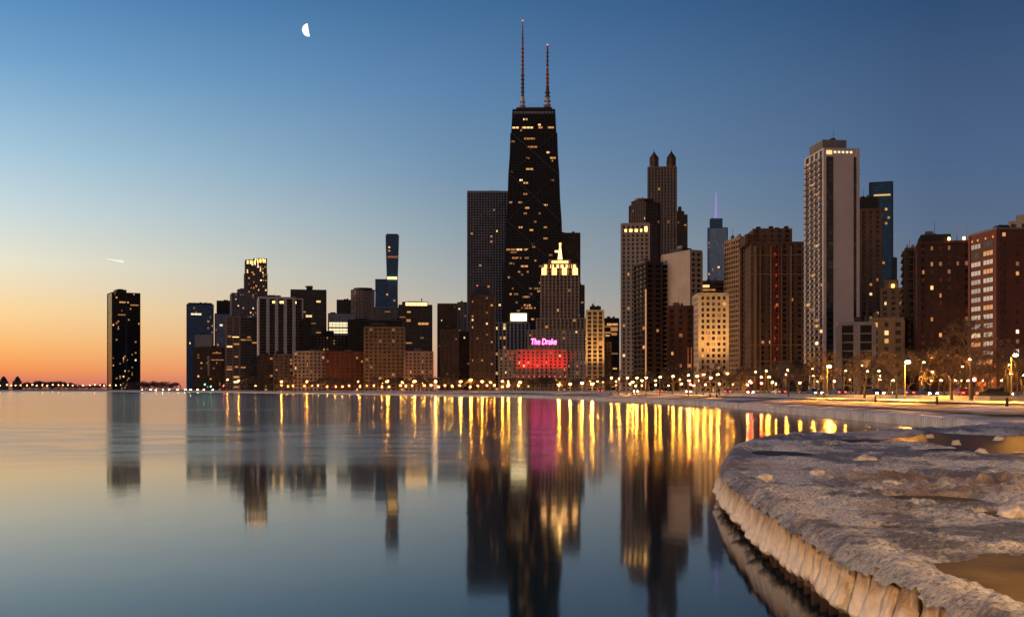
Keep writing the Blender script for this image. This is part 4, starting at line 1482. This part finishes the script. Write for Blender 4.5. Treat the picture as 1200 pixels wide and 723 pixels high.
gN, lN = "bright amber lamps across the lake", "bright amber lamp beside the water below the front row of apartment blocks"
for (x, y) in ((267, 445), (280, 446), (454, 447), (486, 447), (510.6, 447), (540, 447), (552, 445), (565, 447), (589, 447), (609.5, 448), (596, 451), (655, 451), (668, 450), (682, 449), (694, 450)):
    lamp(x, y, 95, lN, gN, 0.5, 1300, nm="sodium_lamp_far")
gO, lO = "tiny amber lamps at the foot of the blocks", "tiny amber lamp at the foot of the front row blocks"
rnd = random.Random(9)
for i in range(34):
    x = 300 + i * 9.3 + rnd.uniform(-3, 3)
    lamp(x, 452.5 + rnd.uniform(-1, 1), 120, lO, gO, 0.3, 450, nm="sodium_lamp_tiny")
gP, lP = "tiny pale lamps on the far shore", "tiny pale lamp on the far shore under the treeline"
for i in range(25):
    x = 1 + i * 6.1 + rnd.uniform(-1.2, 1.2)
    lamp(x, 451.3 + rnd.uniform(-.5, .6), 0, lP, gP, 0.6, 60, (1.0, 0.55, 0.16), "pale_far_lamp", D=1880)
# lamps on the streets right in front of the blocks (light their lower floors)
gQ, lQ = "amber lamps on the side streets", "amber street lamp at the foot of the towers half hidden by trees"
for (x, D, y) in ((700, 905, 447), (722, 860, 447), (752, 720, 446), (768, 715, 446), (796, 580, 445), (818, 555, 446), (834, 552, 447), (852, 640, 447), (878, 640, 447), (905, 640, 448), (935, 560, 447), (957, 560, 447),
                  (995, 430, 445), (1030, 455, 445), (1048, 455, 446), (1090, 430, 446), (1118, 430, 446), (1150, 390, 446), (1172, 390, 446), (1126, 425, 446), (1133, 440, 446),  # last pair added to light the brick block's left face
                  (330, 1040, 447), (360, 1030, 447), (392, 1020, 447), (420, 1010, 447), (448, 1000, 448), (472, 995, 448), (495, 990, 448), (526, 1090, 447), (560, 955, 448), (575, 955, 448), (596, 1070, 447), (678, 1060, 447), (692, 905, 446)):
    lamp(x, y, 0, lQ, gQ, 0.42 if D > 570 else 0.3, 2200 if D > 540 else 3200 if x in (1126, 1133) else 900, nm="street_floodlamp" if D > 540 else "added_side_lamp" if x in (1126, 1133) else "street_lamp_near", D=D)

# floodlights at the foot of the amber tower and the cream block
def flood(root, xs_, y, z, energy, tilt, col=(1.0, 0.52, 0.14)):
    for xx in xs_:
        s = MB(); s.box(-0.5, 0.5, -0.4, 0.4, 0, 0.7)
        o = s.build("floodlight", Wm['metal'], root)
        o.location = (xx, y, z)
        L = bpy.data.lights.new("flood_lamp", 'SPOT')
        L.energy = energy; L.color = col; L.spot_size = R(70); L.spot_blend = 0.8; L.shadow_soft_size = 0.4
        lo = bpy.data.objects.new("flood_lamp", L); COL.objects.link(lo)
        lo.parent = o; lo.location = (0, 0, 1.0); lo.rotation_euler = (R(180 - tilt), 0, 0)


rt_, C_, w_, d_, a_, H_, D_ = TOWERS["slim amber floodlit tower with black rooftop box"]
flood(rt_, (w_ * .2, w_ * .5, w_ * .8), -22, 4, 45000, 20)
rt_, C_, w_, d_, a_, H_, D_ = TOWERS["bright cream block with dense rounded windows under amber street light"]
flood(rt_, (w_ * .15, w_ * .5, w_ * .85), -24, 3, 32000, 30)


for (x, y, h, rz, lab) in ((-3.5, -17.0, 8.0, R(150), "amber lamp on the pier behind the viewer"), (33, 26, 8.0, R(90), "amber lamp on the pier root to one side, out of the view"), (17, -9, 9.0, R(180), "added amber lamp behind the viewer, brightening the deck from the wide pier root")):  # the last one is an extra lamp added to brighten the deck
    o = lamp_proto(h, 0.4, 9000 if y < 0 else 4500, (1.0, 0.58, 0.26), "pier_lamp_glow" if y < 0 else "root_lamp_glow")
    o.location = (x, y, 1.0); o.rotation_euler = (0, 0, rz)
    tag(o, lab)


# ------------------------------------------------------------------ traffic lights
def traffic(px, off, py, col, label, nm, group=None, D=None):
    p = spot(px, off) if D is None else Vector((kx(px) * D, D, 2.3))
    h = max(2.5, zat(py, p.y) - p.z)
    t = thing("traffic_light", label, "traffic light", p, 0, group)
    s = MB(); s.lathe([(0.12, 0), (0.09, h - .6)], 8); s.build("pole", POLE, t)
    s = MB(); s.box(-0.22, 0.22, -0.18, 0.18, h - .6, h + .6); s.box(-0.3, 0.3, 0.18, 0.22, h - .7, h + .7); s.build("signal_head", Wm['black'], t)
    q = {'r': 0.36, 'g': -0.36}[nm[0]]
    for i, dz in enumerate((0.36, 0.0, -0.36)):
        s = MB(); s.lathe([(0.15, -0.0), (0.15, 0.03)], 12)
        o = s.build("signal_lens", em(nm, col, 160 if D is None else 260) if dz == q else Wm['black'], t)
        o.location = (0, -0.19, h + dz); o.rotation_euler = (R(90), 0, 0)
    s = MB(); s.lathe([(r_ * .24, z_ * .24) for r_, z_ in ((.1, -1), (.7, -.7), (1, 0), (.7, .7), (.1, 1))], 10)
    o = s.build("signal_glow_lens", em(nm, col, 160 if D is None else 260), t); o.location = (0, -0.36, h + q)


RED, GREEN = (1.0, 0.03, 0.03), (0.05, 1.0, 0.45)
traffic(1140.5, 66, 451.5, RED, "red traffic light glowing beside the tall leaning tree at the drive", "red_signal")
traffic(880, 95, 450, RED, "upper red traffic light of a close pair below the brown brick tower", "red_signal")
traffic(892, 93, 455, RED, "lower red traffic light of a close pair below the brown brick tower", "red_signal")
traffic(809, 93, 453, RED, "small red traffic light under the bright cream block", "red_signal")
traffic(240, 0, 450, GREEN, "green traffic light at the far bend, taller of the two", "green_far_signal", D=1300)
traffic(247, 0, 452.5, GREEN, "green traffic light at the far bend, lower of the two", "green_far_signal", D=1300)
traffic(262, 0, 452, RED, "red traffic light at the far bend near the amber lamps", "red_far_signal", D=1280)


# ------------------------------------------------------------------ cars on the drive
def car_proto(colm, label, group):
    t = thing("car", label, "car", (0, 0, -100), 0, group)
    prof = [(-2.2, 0.35), (-2.25, 0.75), (-2.1, 0.92), (-1.5, 1.0), (-0.9, 1.42), (0.5, 1.45), (1.15, 1.02), (2.0, 0.88), (2.25, 0.7), (2.25, 0.35)]
    bm = bmesh.new()
    for sgn in (-1, 1):
        vs = [bm.verts.new((x, sgn * (0.88 if z < 1.1 else 0.68), z)) for x, z in prof]
        bm.faces.new(vs if sgn < 0 else vs[::-1])
    bm.verts.ensure_lookup_table()
    n_ = len(prof)
    for i in range(n_):
        j = (i + 1) % n_
        bm.faces.new((bm.verts[i], bm.verts[n_ + i], bm.verts[n_ + j], bm.verts[j]))
    bmesh.ops.recalc_face_normals(bm, faces=bm.faces)
    bmesh.ops.bevel(bm, geom=list(bm.edges), offset=0.05, segments=2, affect='EDGES')
    me = bpy.data.meshes.new("body"); bm.to_mesh(me); bm.free(); me.materials.append(colm)
    put("body", me, t)
    s = MB()
    s.hexa([(-1.42, -.8, 1.05), (0.98, -.8, 1.05), (0.98, .8, 1.05), (-1.42, .8, 1.05), (-0.86, -.70, 1.38), (0.5, -.70, 1.38), (0.5, .70, 1.38), (-0.86, .70, 1.38)])
    s.build("car_window", G['black'], t)
    for x in (-1.35, 1.4):
        for sgn in (-1, 1):
            s = MB(); s.lathe([(0.2, -.1), (0.33, -.1), (0.33, .1), (0.2, .1)], 16)
            o = s.build("wheel", Wm['black'], t); o.location = (x, sgn * .84, .33); o.rotation_euler = (R(90), 0, 0)
    for sgn in (-1, 1):
        s = MB(); s.box(2.2, 2.29, sgn * .62 - .16, sgn * .62 + .16, .62, .78); s.build("headlight", em("car_headlight", (1.0, 0.72, 0.36), 160), t)
        s = MB(); s.box(-2.29, -2.2, sgn * .64 - .16, sgn * .64 + .16, .68, .84); s.build("taillight", em("car_taillight", (1.0, 0.05, 0.03), 12), t)
    return t


PROT = [car_proto(pm("car_paint_silver", (0.12, 0.12, 0.125), 0.3, 0.05, metal=.4), "x", "x"), car_proto(pm("car_paint_dark", (0.02, 0.022, 0.03), 0.25, 0.05), "x", "x"), car_proto(pm("car_paint_red", (0.2, 0.02, 0.02), 0.3, 0.05), "x", "x")]
used = [False] * 3
CL = ["silver car with lights on, on the drive behind the barrier", "dark car with lights on, on the drive behind the barrier", "dark red car with lights on, on the drive behind the barrier"]


def place_car(px, off, toward, D=None, k=0, lab=None, grp=None):
    if D is None:
        a, b = spot(px - 4, off), spot(px + 4, off)
        p = spot(px, off); p.z += 0.15
        dr = (b - a)
    else:
        p = Vector((kx(px) * D, D, 2.25)); dr = Vector((1, 0.6, 0))
    rz = math.atan2(dr.y, dr.x) + (0 if toward else math.pi)
    o = PROT[k] if not used[k] else dup(PROT[k], p, rz)
    used[k] = True
    o.location = p; o.rotation_euler = (0, 0, rz)
    tag(o, lab or CL[k], "car", grp or ("cars on the drive, " + CL[k].split(' car')[0]))
    return o


rnd = random.Random(4)
for i in range(14):
    px = 705 + i * 35 + rnd.uniform(-6, 6)
    place_car(px, 77 if i % 2 else 87, bool(i % 2), k=rnd.randrange(3))
for i in range(11):
    px = 168 + i * 8 + rnd.uniform(-2, 2)
    o = place_car(px, 0, True, D=1330 - (px - 160) * 1.2 + 8 * (i % 2), k=rnd.randrange(2), lab="far car with headlights on along the distant lakeside bend", grp="far cars on the distant bend")
    o.rotation_euler = (0, 0, R(-75))

# small bollards on the lakefront
for px in (1026, 1098, 1180):
    p = spot(px, 40)
    s = MB(); s.lathe([(0.16, 0), (0.16, 0.8), (0.1, 0.95)], 10)
    tag(s.build("bollard", Wm['black']), "short black post standing alone in the lakefront snow", "bollard", "posts in the lakefront snow").location = p

# ------------------------------------------------------------------ foreground pier, iced over
EDGE = [(-22, -26), (-12, -18.5), (-4, -12), (1.2, -7), (3.4, -2), (4.3, 5), (4.76, 12.2), (4.85, 18), (5.05, 23), (5.4, 27.7), (6.1, 34.5), (7.7, 42.5), (9.9, 51), (13, 58.5), (17, 63.3), (21.2, 66.8), (25.4, 71), (31, 77.5), (38, 83), (46, 88)]


def catmull(P, n=14):
    out = []
    for i in range(len(P) - 1):
        p0, p1, p2, p3 = P[max(i - 1, 0)], P[i], P[i + 1], P[min(i + 2, len(P) - 1)]
        for k in range(n):
            t = k / n
            out.append(tuple(0.5 * ((2 * p1[j]) + (-p0[j] + p2[j]) * t + (2 * p0[j] - 5 * p1[j] + 4 * p2[j] - p3[j]) * t * t + (-p0[j] + 3 * p1[j] - 3 * p2[j] + p3[j]) * t ** 3) for j in (0, 1)))
    out.append(P[-1])
    return out


EC = catmull(EDGE)
rs = np.random.RandomState(3)
LAT = rs.rand(256, 256)


def vnoise(x, y):
    xi, yi = np.floor(x).astype(int), np.floor(y).astype(int)
    fx, fy = x - xi, y - yi
    fx, fy = fx * fx * (3 - 2 * fx), fy * fy * (3 - 2 * fy)
    a = LAT[xi % 256, yi % 256]; b = LAT[(xi + 1) % 256, yi % 256]
    c_ = LAT[xi % 256, (yi + 1) % 256]; d_ = LAT[(xi + 1) % 256, (yi + 1) % 256]
    return (a * (1 - fx) + b * fx) * (1 - fy) + (c_ * (1 - fx) + d_ * fx) * fy


def fbm(x, y, o=5, g=0.5):
    s_, a, t = 0, 1, 0
    for k in range(o):
        s_ = s_ + a * vnoise(x * 2 ** k + 17.3 * k, y * 2 ** k + 9.1 * k)
        t += a
        a *= g
    return s_ / t


def edge_dist(X, Y):
    """signed distance to the pier's lake edge: positive inside"""
    dm = np.full(X.shape, 1e9)
    sg_ = np.ones(X.shape)
    for (ax, ay), (bx, by) in zip(EC, EC[1:]):
        dx, dy = bx - ax, by - ay
        t = np.clip(((X - ax) * dx + (Y - ay) * dy) / (dx * dx + dy * dy), 0, 1)
        ex, ey = X - ax - t * dx, Y - ay - t * dy
        dd = ex * ex + ey * ey
        m_ = dd < dm
        dm = np.where(m_, dd, dm)
        sg_ = np.where(m_, np.sign(dy * (X - ax) - dx * (Y - ay)), sg_)
    return np.sqrt(dm) * sg_


DECK = 1.10


def pools(X, Y):
    w1 = (fbm(X * .35, Y * .22, 4) - .5)
    def el(cx, cy_, rx, ry, k=1.0):
        return 1 - np.sqrt(((X - cx) / rx) ** 2 + ((Y - cy_) / ry) ** 2) + w1 * k
    p = np.maximum.reduce([el(25, 50, 11, 16, 1.8), el(8.3, 14.4, 3.4, 3.3, 1.1), el(9.3, 25.6, 1.2, 1.1, 1.2), el(9.6, 22.4, .6, .9, 1.2), el(10, 44, 1.2, 2.5, 1.4), el(32, 40, 8, 9, 1.2), el(6.6, 20.5, .5, .5, .6)])
    return p


def deck_h(X, Y, dist):
    h = DECK + 0.05 * (fbm(X * .25, Y * .18, 3) - .5)
    rub = np.clip((fbm(X * .22 + 5, Y * .16 + 3, 3) - .46) * 6, 0, 1)
    ridge = 1 - np.abs(fbm(X * 1.1, Y * .9, 5, .55) - .5) * 2
    chunk = fbm(X * 2.3, Y * 2.1, 4, .55)
    h = h + rub * (0.16 * np.clip(ridge - .55, 0, 1) + 0.20 * np.clip(chunk - .45, 0, 1)) + 0.07 * (fbm(X * 3.5, Y * 3.5, 4, .6) - .5)
    band = np.exp(-((Y - (31 - (X - 9.7) * 1.1)) / 2.2) ** 2) * np.clip((X - 7.5) / 2, 0, 1)
    h = h + band * 0.42 * np.clip(chunk - .3, 0, 1)
    p = pools(X, Y)
    dep = np.clip(p * 3.0, 0, 1) * np.clip((dist - .75) / .35, 0, 1)
    h = h * (1 - dep) + (DECK - 0.16) * dep + dep * 0.10 * (fbm(X * 1.4, Y * .9, 4) - .5)
    caul = np.clip(fbm(X * 5.5 + 3, Y * 4.6, 4, .65) - .36, 0, 1)
    h = h + (1 - dep) * 0.20 * caul * np.clip(fbm(X * .5 + 9, Y * .4, 3) * 2.4 - .6, .25, 1)
    lip = np.clip(1 - np.abs(dist - .45) / .6, 0, 1)
    h = h + lip * 0.10 * fbm(X * 2.2, Y * 2.2, 4)
    rim = np.clip((.38 - dist) / .32, 0, 1)
    h = h - rim ** 1.5 * 0.20
    return h


def ice_mat():
    m = bpy.data.materials.new("pier_ice")
    m.use_nodes = True
    t = m.node_tree
    b = t.nodes["Principled BSDF"]
    co = t.nodes.new("ShaderNodeTexCoord").outputs["Object"]

    def nz(sc, det=6, rgh=.6, st=(1, 1, 1)):
        mp = t.nodes.new("ShaderNodeMapping"); mp.inputs["Scale"].default_value = st
        t.links.new(co, mp.inputs[0])
        n = t.nodes.new("ShaderNodeTexNoise"); n.inputs["Scale"].default_value = sc; n.inputs["Detail"].default_value = det; n.inputs["Roughness"].default_value = rgh
        t.links.new(mp.outputs[0], n.inputs["Vector"])
        return n.outputs[0]
    big = nz(.35, 6, .65, (1, .6, 1))
    mid = nz(2.2, 8, .72)
    fine = nz(13, 6, .75)
    at = t.nodes.new("ShaderNodeAttribute"); at.attribute_name = "stain"
    crust = ramp(t, mathn(t, 'ADD', mathn(t, 'MULTIPLY', big, .6), mathn(t, 'MULTIPLY', mid, .4)), [(.46, (0, 0, 0)), (.54, (1, 1, 1))])
    c_ = mixc(t, crust, (.165, .155, .14), (.80, .74, .63))
    c_ = mixc(t, ramp(t, fine, [(.40, (.8, .8, .8)), (.52, (0, 0, 0))]), c_, (.10, .085, .07))
    c_ = mixc(t, ramp(t, fine, [(.56, (0, 0, 0)), (.70, (.85, .85, .85))]), c_, (.74, .69, .62))
    c_ = mixc(t, mathn(t, 'MULTIPLY', at.outputs["Fac"], ramp(t, mid, [(.38, (.25, .25, .25)), (.6, (1, 1, 1))])), c_, (.30, .17, .07))
    t.links.new(c_, b.inputs["Base Color"])
    t.links.new(ramp(t, mid, [(.35, (.28,) * 3), (.65, (.6,) * 3)]), b.inputs["Roughness"])
    bp = t.nodes.new("ShaderNodeBump"); bp.inputs["Strength"].default_value = 1.0; bp.inputs["Distance"].default_value = .10
    t.links.new(mathn(t, 'ADD', mid, mathn(t, 'MULTIPLY', fine, .6)), bp.inputs["Height"])
    t.links.new(bp.outputs[0], b.inputs["Normal"])
    return m


ICE = ice_mat()
NEAR = (3.96, 14.96, 8.0, 34.0)
stain = []


def deck_grid(x0, x1, y0, y1, st, hole=None):
    nx, ny = int(round((x1 - x0) / st)) + 1, int(round((y1 - y0) / st)) + 1
    gx, gy = np.meshgrid(x0 + np.arange(nx) * st, y0 + np.arange(ny) * st)
    dist = edge_dist(gx, gy)
    hz = deck_h(gx, gy, dist)
    over = 0.10 - 0.20 * (fbm(gx * 1.7, gy * 1.7, 3) - .2)
    keep = dist > over
    if hole:
        e = 1e-4
        keep &= ~((gx > hole[0] + e) & (gx < hole[1] - e) & (gy > hole[2] + e) & (gy < hole[3] - e))
    idx = np.full(gx.shape, -1)
    sel = np.nonzero(keep.ravel())[0]
    idx.ravel()[sel] = np.arange(len(sel))
    v_ = np.stack([gx.ravel()[sel], gy.ravel()[sel], hz.ravel()[sel]], 1)
    q_ = np.stack([idx[:-1, :-1], idx[:-1, 1:], idx[1:, 1:], idx[1:, :-1]], -1).reshape(-1, 4)
    band = np.exp(-((gy - (31 - (gx - 9.7) * 1.1)) / 2.6) ** 2) * np.clip((gx - 7.5) / 2, 0, 1)
    st_ = np.clip(1 - np.abs(dist - .15) / .5, 0, 1) * .4 + band * .8 + np.clip(fbm(gx * .4 + 40, gy * .3, 4) - .58, 0, 1) * 3
    stain.append(np.clip(st_, 0, .9).ravel()[sel])
    return v_, q_[(q_ >= 0).all(1)]


va, qa = deck_grid(3.96 - 26, 48.0 - .04, -26.0, 88.0, 0.10, NEAR)
vb, qb = deck_grid(*NEAR, 0.04)
verts = np.concatenate([va, vb])
q = np.concatenate([qa, qb + len(va)])
me = bpy.data.meshes.new("ice_crust")
me.vertices.add(len(verts)); me.vertices.foreach_set("co", verts.astype(np.float32).ravel())
me.loops.add(len(q) * 4); me.loops.foreach_set("vertex_index", q.astype(np.int32).ravel())
me.polygons.add(len(q)); me.polygons.foreach_set("loop_start", np.arange(0, len(q) * 4, 4, dtype=np.int32))
me.polygons.foreach_set("use_smooth", np.ones(len(q), dtype=bool))
me.materials.append(ICE)
sa_ = me.attributes.new("stain", 'FLOAT', 'POINT')
sa_.data.foreach_set("value", np.concatenate(stain).astype(np.float32))
me.update(); me.validate()
pier = thing("ice_covered_pier", "curved lakefront pier thickly coated in grey ice with icicle lined edge", "pier")
put("ice_crust", me, pier)

# frozen pools lying in the hollows of the deck
pl = MB()
ins = [(x + 0.0, y) for x, y in EC]
inn = []
for i, (x, y) in enumerate(EC):
    a, b = EC[max(i - 1, 0)], EC[min(i + 1, len(EC) - 1)]
    t = Vector((b[0] - a[0], b[1] - a[1])).normalized()
    inn.append((x + t.y * .7, y - t.x * .7))
pl.v = [(x, y, DECK - 0.045) for x, y in inn] + [(70, 90, DECK - .045), (70, -26, DECK - .045)]
pl.f = [tuple(range(len(pl.v)))]
pmt = pm("brown_meltwater", (0.17, 0.105, 0.03), 0.42, 0.6, 0.35, spec=.025, bump=0.15, bscale=3)
tt = pmt.node_tree
pc = tt.nodes["Principled BSDF"].inputs["Base Color"]
src = pc.links[0].from_socket
tcn = tt.nodes.new("ShaderNodeTexCoord"); sxy = tt.nodes.new("ShaderNodeSeparateXYZ")
tt.links.new(tcn.outputs["Object"], sxy.inputs[0])
tt.links.new(mixc(tt, smooth(tt, sxy.outputs[1], 24, 34), src, (0.032, 0.024, 0.017)), pc)
tag(pl.build("meltwater", pmt), kind="structure")

# sheet pile wall and concrete cap under the ice
s = MB()
acc = 0
pts = []
for (ax, ay), (bx, by) in zip(EC, EC[1:]):
    L_ = math.hypot(bx - ax, by - ay)
    n_ = max(1, int(L_ / .1))
    for k in range(n_):
        t = k / n_
        nx_, ny_ = -(by - ay) / L_, (bx - ax) / L_
        pts.append((ax + (bx - ax) * t, ay + (by - ay) * t, nx_, ny_, acc + L_ * t))
    acc += L_
for (x, y, nx_, ny_, a) in pts:
    ph = (a % 0.62) / 0.62
    o_ = -0.42 + (0.12 if ph < .5 else 0.0)
    for z, e in ((-1.0, 0), (0.78, 0), (0.8, -.02), (1.0, -.02)):
        s.v.append((x + nx_ * (o_ + e), y + ny_ * (o_ + e), z))
for i in range(len(pts) - 1):
    for j in range(3):
        s.f.append((i * 4 + j, (i + 1) * 4 + j, (i + 1) * 4 + j + 1, i * 4 + j + 1))
s.build("sheet_pile_wall", pm("rusty_sheet_pile", (0.20, 0.10, 0.04), 0.8, 0.4, 2.0), pier)


def column_mat():
    m = bpy.data.materials.new("column_ice")
    m.use_nodes = True
    t = m.node_tree
    b = t.nodes["Principled BSDF"]
    co = t.nodes.new("ShaderNodeTexCoord").outputs["Object"]
    sp = t.nodes.new("ShaderNodeSeparateXYZ"); t.links.new(co, sp.inputs[0])
    mp = t.nodes.new("ShaderNodeMapping"); mp.inputs["Scale"].default_value = (1, 1, .35); t.links.new(co, mp.inputs[0])
    oi = t.nodes.new("ShaderNodeObjectInfo")
    n = t.nodes.new("ShaderNodeTexNoise"); n.noise_dimensions = '4D'; n.inputs["Scale"].default_value = 4.5; n.inputs["Detail"].default_value = 6
    t.links.new(mp.outputs[0], n.inputs["Vector"]); t.links.new(mathn(t, 'MULTIPLY', oi.outputs["Random"], 40.0), n.inputs["W"])
    f = mathn(t, 'ADD', sp.outputs[2], mathn(t, 'MULTIPLY', mathn(t, 'SUBTRACT', n.outputs[0], .5), .9))
    t.links.new(ramp(t, f, [(.15, (.74, .66, .58)), (.5, (.68, .57, .45)), (.78, (.42, .28, .14)), (1.0, (.22, .12, .045))]), b.inputs["Base Color"])
    b.inputs["Roughness"].default_value = .38
    b.inputs["Subsurface Weight"].default_value = 0.15
    b.inputs["Subsurface Radius"].default_value = (.1, .06, .04)
    n2 = t.nodes.new("ShaderNodeTexNoise"); n2.inputs["Scale"].default_value = 14; n2.inputs["Detail"].default_value = 5; t.links.new(co, n2.inputs["Vector"])
    bp = t.nodes.new("ShaderNodeBump"); bp.inputs["Strength"].default_value = .5; bp.inputs["Distance"].default_value = .04
    t.links.new(n2.outputs[0], bp.inputs["Height"]); t.links.new(bp.outputs[0], b.inputs["Normal"])
    return m


CICE = column_mat()


def column_mesh(seed):
    """one flared ice buttress hanging down the wall: local x points out over the water, y runs along the wall"""
    rnd = random.Random(seed)
    s = MB()
    nr, ns = 36, 44
    bulge = rnd.uniform(.30, .38); top = rnd.uniform(.14, .19); zb = rnd.uniform(0.08, 0.20)
    lean = rnd.uniform(-.10, .10)
    for i in range(nr):
        t = i / (nr - 1)
        z = zb + (1.06 - zb) * t
        r = top + (bulge - top) * (1 - t) ** 1.25
        if t < .18:
            r *= math.sqrt(max(0.06, 1 - (1 - t / .18) ** 2))
        for k in range(ns):
            a = 2 * math.pi * k / ns
            ca, sa = math.cos(a), math.sin(a)
            n1 = mnoise.noise(Vector((ca * 1.2 + seed * 3.1, sa * 1.2, z * 2.0)))
            n2 = mnoise.noise(Vector((ca * 4.0 + seed, sa * 4.0, z * 6)))
            n3 = mnoise.noise(Vector((ca * 2.8 + seed * 2, sa * 2.8, z * .6)))
            rr = r * (1 + .15 * n1 + .13 * n2 + .34 * n3)
            s.v.append((rr * ca * .80 - .10 * t, rr * sa * 1.08 + lean * (1 - t), z + (.05 * n3 if t < .3 else 0)))
    for i in range(nr - 1):
        for k in range(ns):
            k2 = (k + 1) % ns
            s.f.append((i * ns + k, i * ns + k2, (i + 1) * ns + k2, (i + 1) * ns + k))
    s.f.append(tuple(reversed(range(ns))))
    s.f.append(tuple((nr - 1) * ns + k for k in range(ns)))
    return s.mesh("ice_column", CICE, True)


CM = [column_mesh(i) for i in range(9)]
rnd = random.Random(2)
nxt = 0.0
cnt = 0
for (x, y, nx_, ny_, a) in pts:
    if y < 9.5 or a < nxt or cnt >= 99:
        continue
    step = 0.57 if y < 46 else 1.2
    nxt = a + step * rnd.uniform(.85, 1.15)
    o = put("ice_column", CM[rnd.randrange(9)], pier, (x - nx_ * .22, y - ny_ * .22, 0), math.atan2(ny_, nx_) + rnd.uniform(-.15, .15))
    sc = rnd.choice((.84, .92, 1.0, 1.08, 1.22)) * rnd.uniform(.95, 1.05) * (1.0 if y < 46 else 1.4)
    sz = rnd.uniform(.93, 1.03)
    o.location.z = 1.06 * (1 - sz)
    o.scale = (sc, sc, sz)
    cnt += 1


# loose ice chunks on the deck
def chunk_mesh(seed):
    bm = bmesh.new()
    bmesh.ops.create_icosphere(bm, subdivisions=3, radius=1)
    for v in bm.verts:
        n_ = mnoise.noise(v.co * 1.3 + Vector((seed * 5.0, 0, 0))) + .5 * mnoise.noise(v.co * 3 + Vector((seed, 2, 0)))
        v.co *= 1 + .6 * n_
        v.co.z *= .75
    me = bpy.data.meshes.new("ice_chunk"); bm.to_mesh(me); bm.free()
    me.materials.append(pm("chunk_ice", (.5, .44, .38), .4, .35, 1.5, bump=.5, bscale=6))
    me.polygons.foreach_set("use_smooth", [True] * len(me.polygons))
    return me


KM = [chunk_mesh(i) for i in range(4)]
for i, (px, py, rr, lab) in enumerate(((899, 563, .38, "rounded ice lump near the tip edge of the pier, above the icicles"), (958, 557, .35, "pale ice lump in the middle of the iced deck"), (1013, 541, .5, "whitish ice boulder near the dark frozen water on the deck"),
                                     (1186, 603, .40, "smooth pinkish ice boulder beside the small brown pool at the rubble ridge"), (1046, 570, .32, "brownish ice block at the start of the rubble ridge"), (1120, 520, .3, None), (1090, 512, .3, None), (1150, 530, .3, None),
                                     (1170, 515, .36, None))):
    D = (CAMH - DECK) * F / (py - HY)
    tag(put("ice_chunk", KM[i % 4], None, (kx(px) * D, D, DECK + .02), i * 1.3), lab or "small ice chunk frozen into the dark pool on the far deck", "ice chunk", None if lab else "ice chunks in the dark pool").scale = (rr * .62, rr * .62, rr * .62)

# ------------------------------------------------------------------ moon and vapour trail
MDist = 30000.0
mp_ = Vector((kx(361.8), 1.0, (HY - 35.5) / F)) * MDist
mr = 7.6 / F * MDist
s = MB()
N, Mm = 16, 24
for j in range(N + 1):          # a lune of the sphere: the sunlit part that can be seen
    lam = R(-90 - 8) + R(104) * j / N
    for i in range(Mm + 1):
        phi = -math.pi / 2 + math.pi * i / Mm
        s.v.append((mr * math.cos(phi) * math.sin(lam), -mr * math.cos(phi) * math.cos(lam), mr * math.sin(phi)))
for j in range(N):
    for i in range(Mm):
        s.f.append((j * (Mm + 1) + i, (j + 1) * (Mm + 1) + i, (j + 1) * (Mm + 1) + i + 1, j * (Mm + 1) + i + 1))
mo = s.build("moon", em("moon_glow", (1.0, 0.95, 0.86), 1.25), None, True)
tag(mo, "bright white crescent moon high in the blue sky", "moon")
mo.location = mp_
mo.rotation_euler = (0, R(-10), 0)

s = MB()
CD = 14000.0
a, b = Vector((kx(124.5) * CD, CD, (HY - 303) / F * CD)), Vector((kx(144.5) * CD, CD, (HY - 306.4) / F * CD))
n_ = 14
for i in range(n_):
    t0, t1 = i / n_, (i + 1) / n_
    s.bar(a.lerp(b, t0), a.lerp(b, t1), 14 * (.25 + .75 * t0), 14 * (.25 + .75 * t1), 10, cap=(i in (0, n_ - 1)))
tag(s.build("vapour_trail", em("vapour_sun_glow", (1.0, .93, .84), .92), None, True), "short bright vapour trail above the lone black tower", "vapour trail")  # emission stands in for sunlight on the vapour
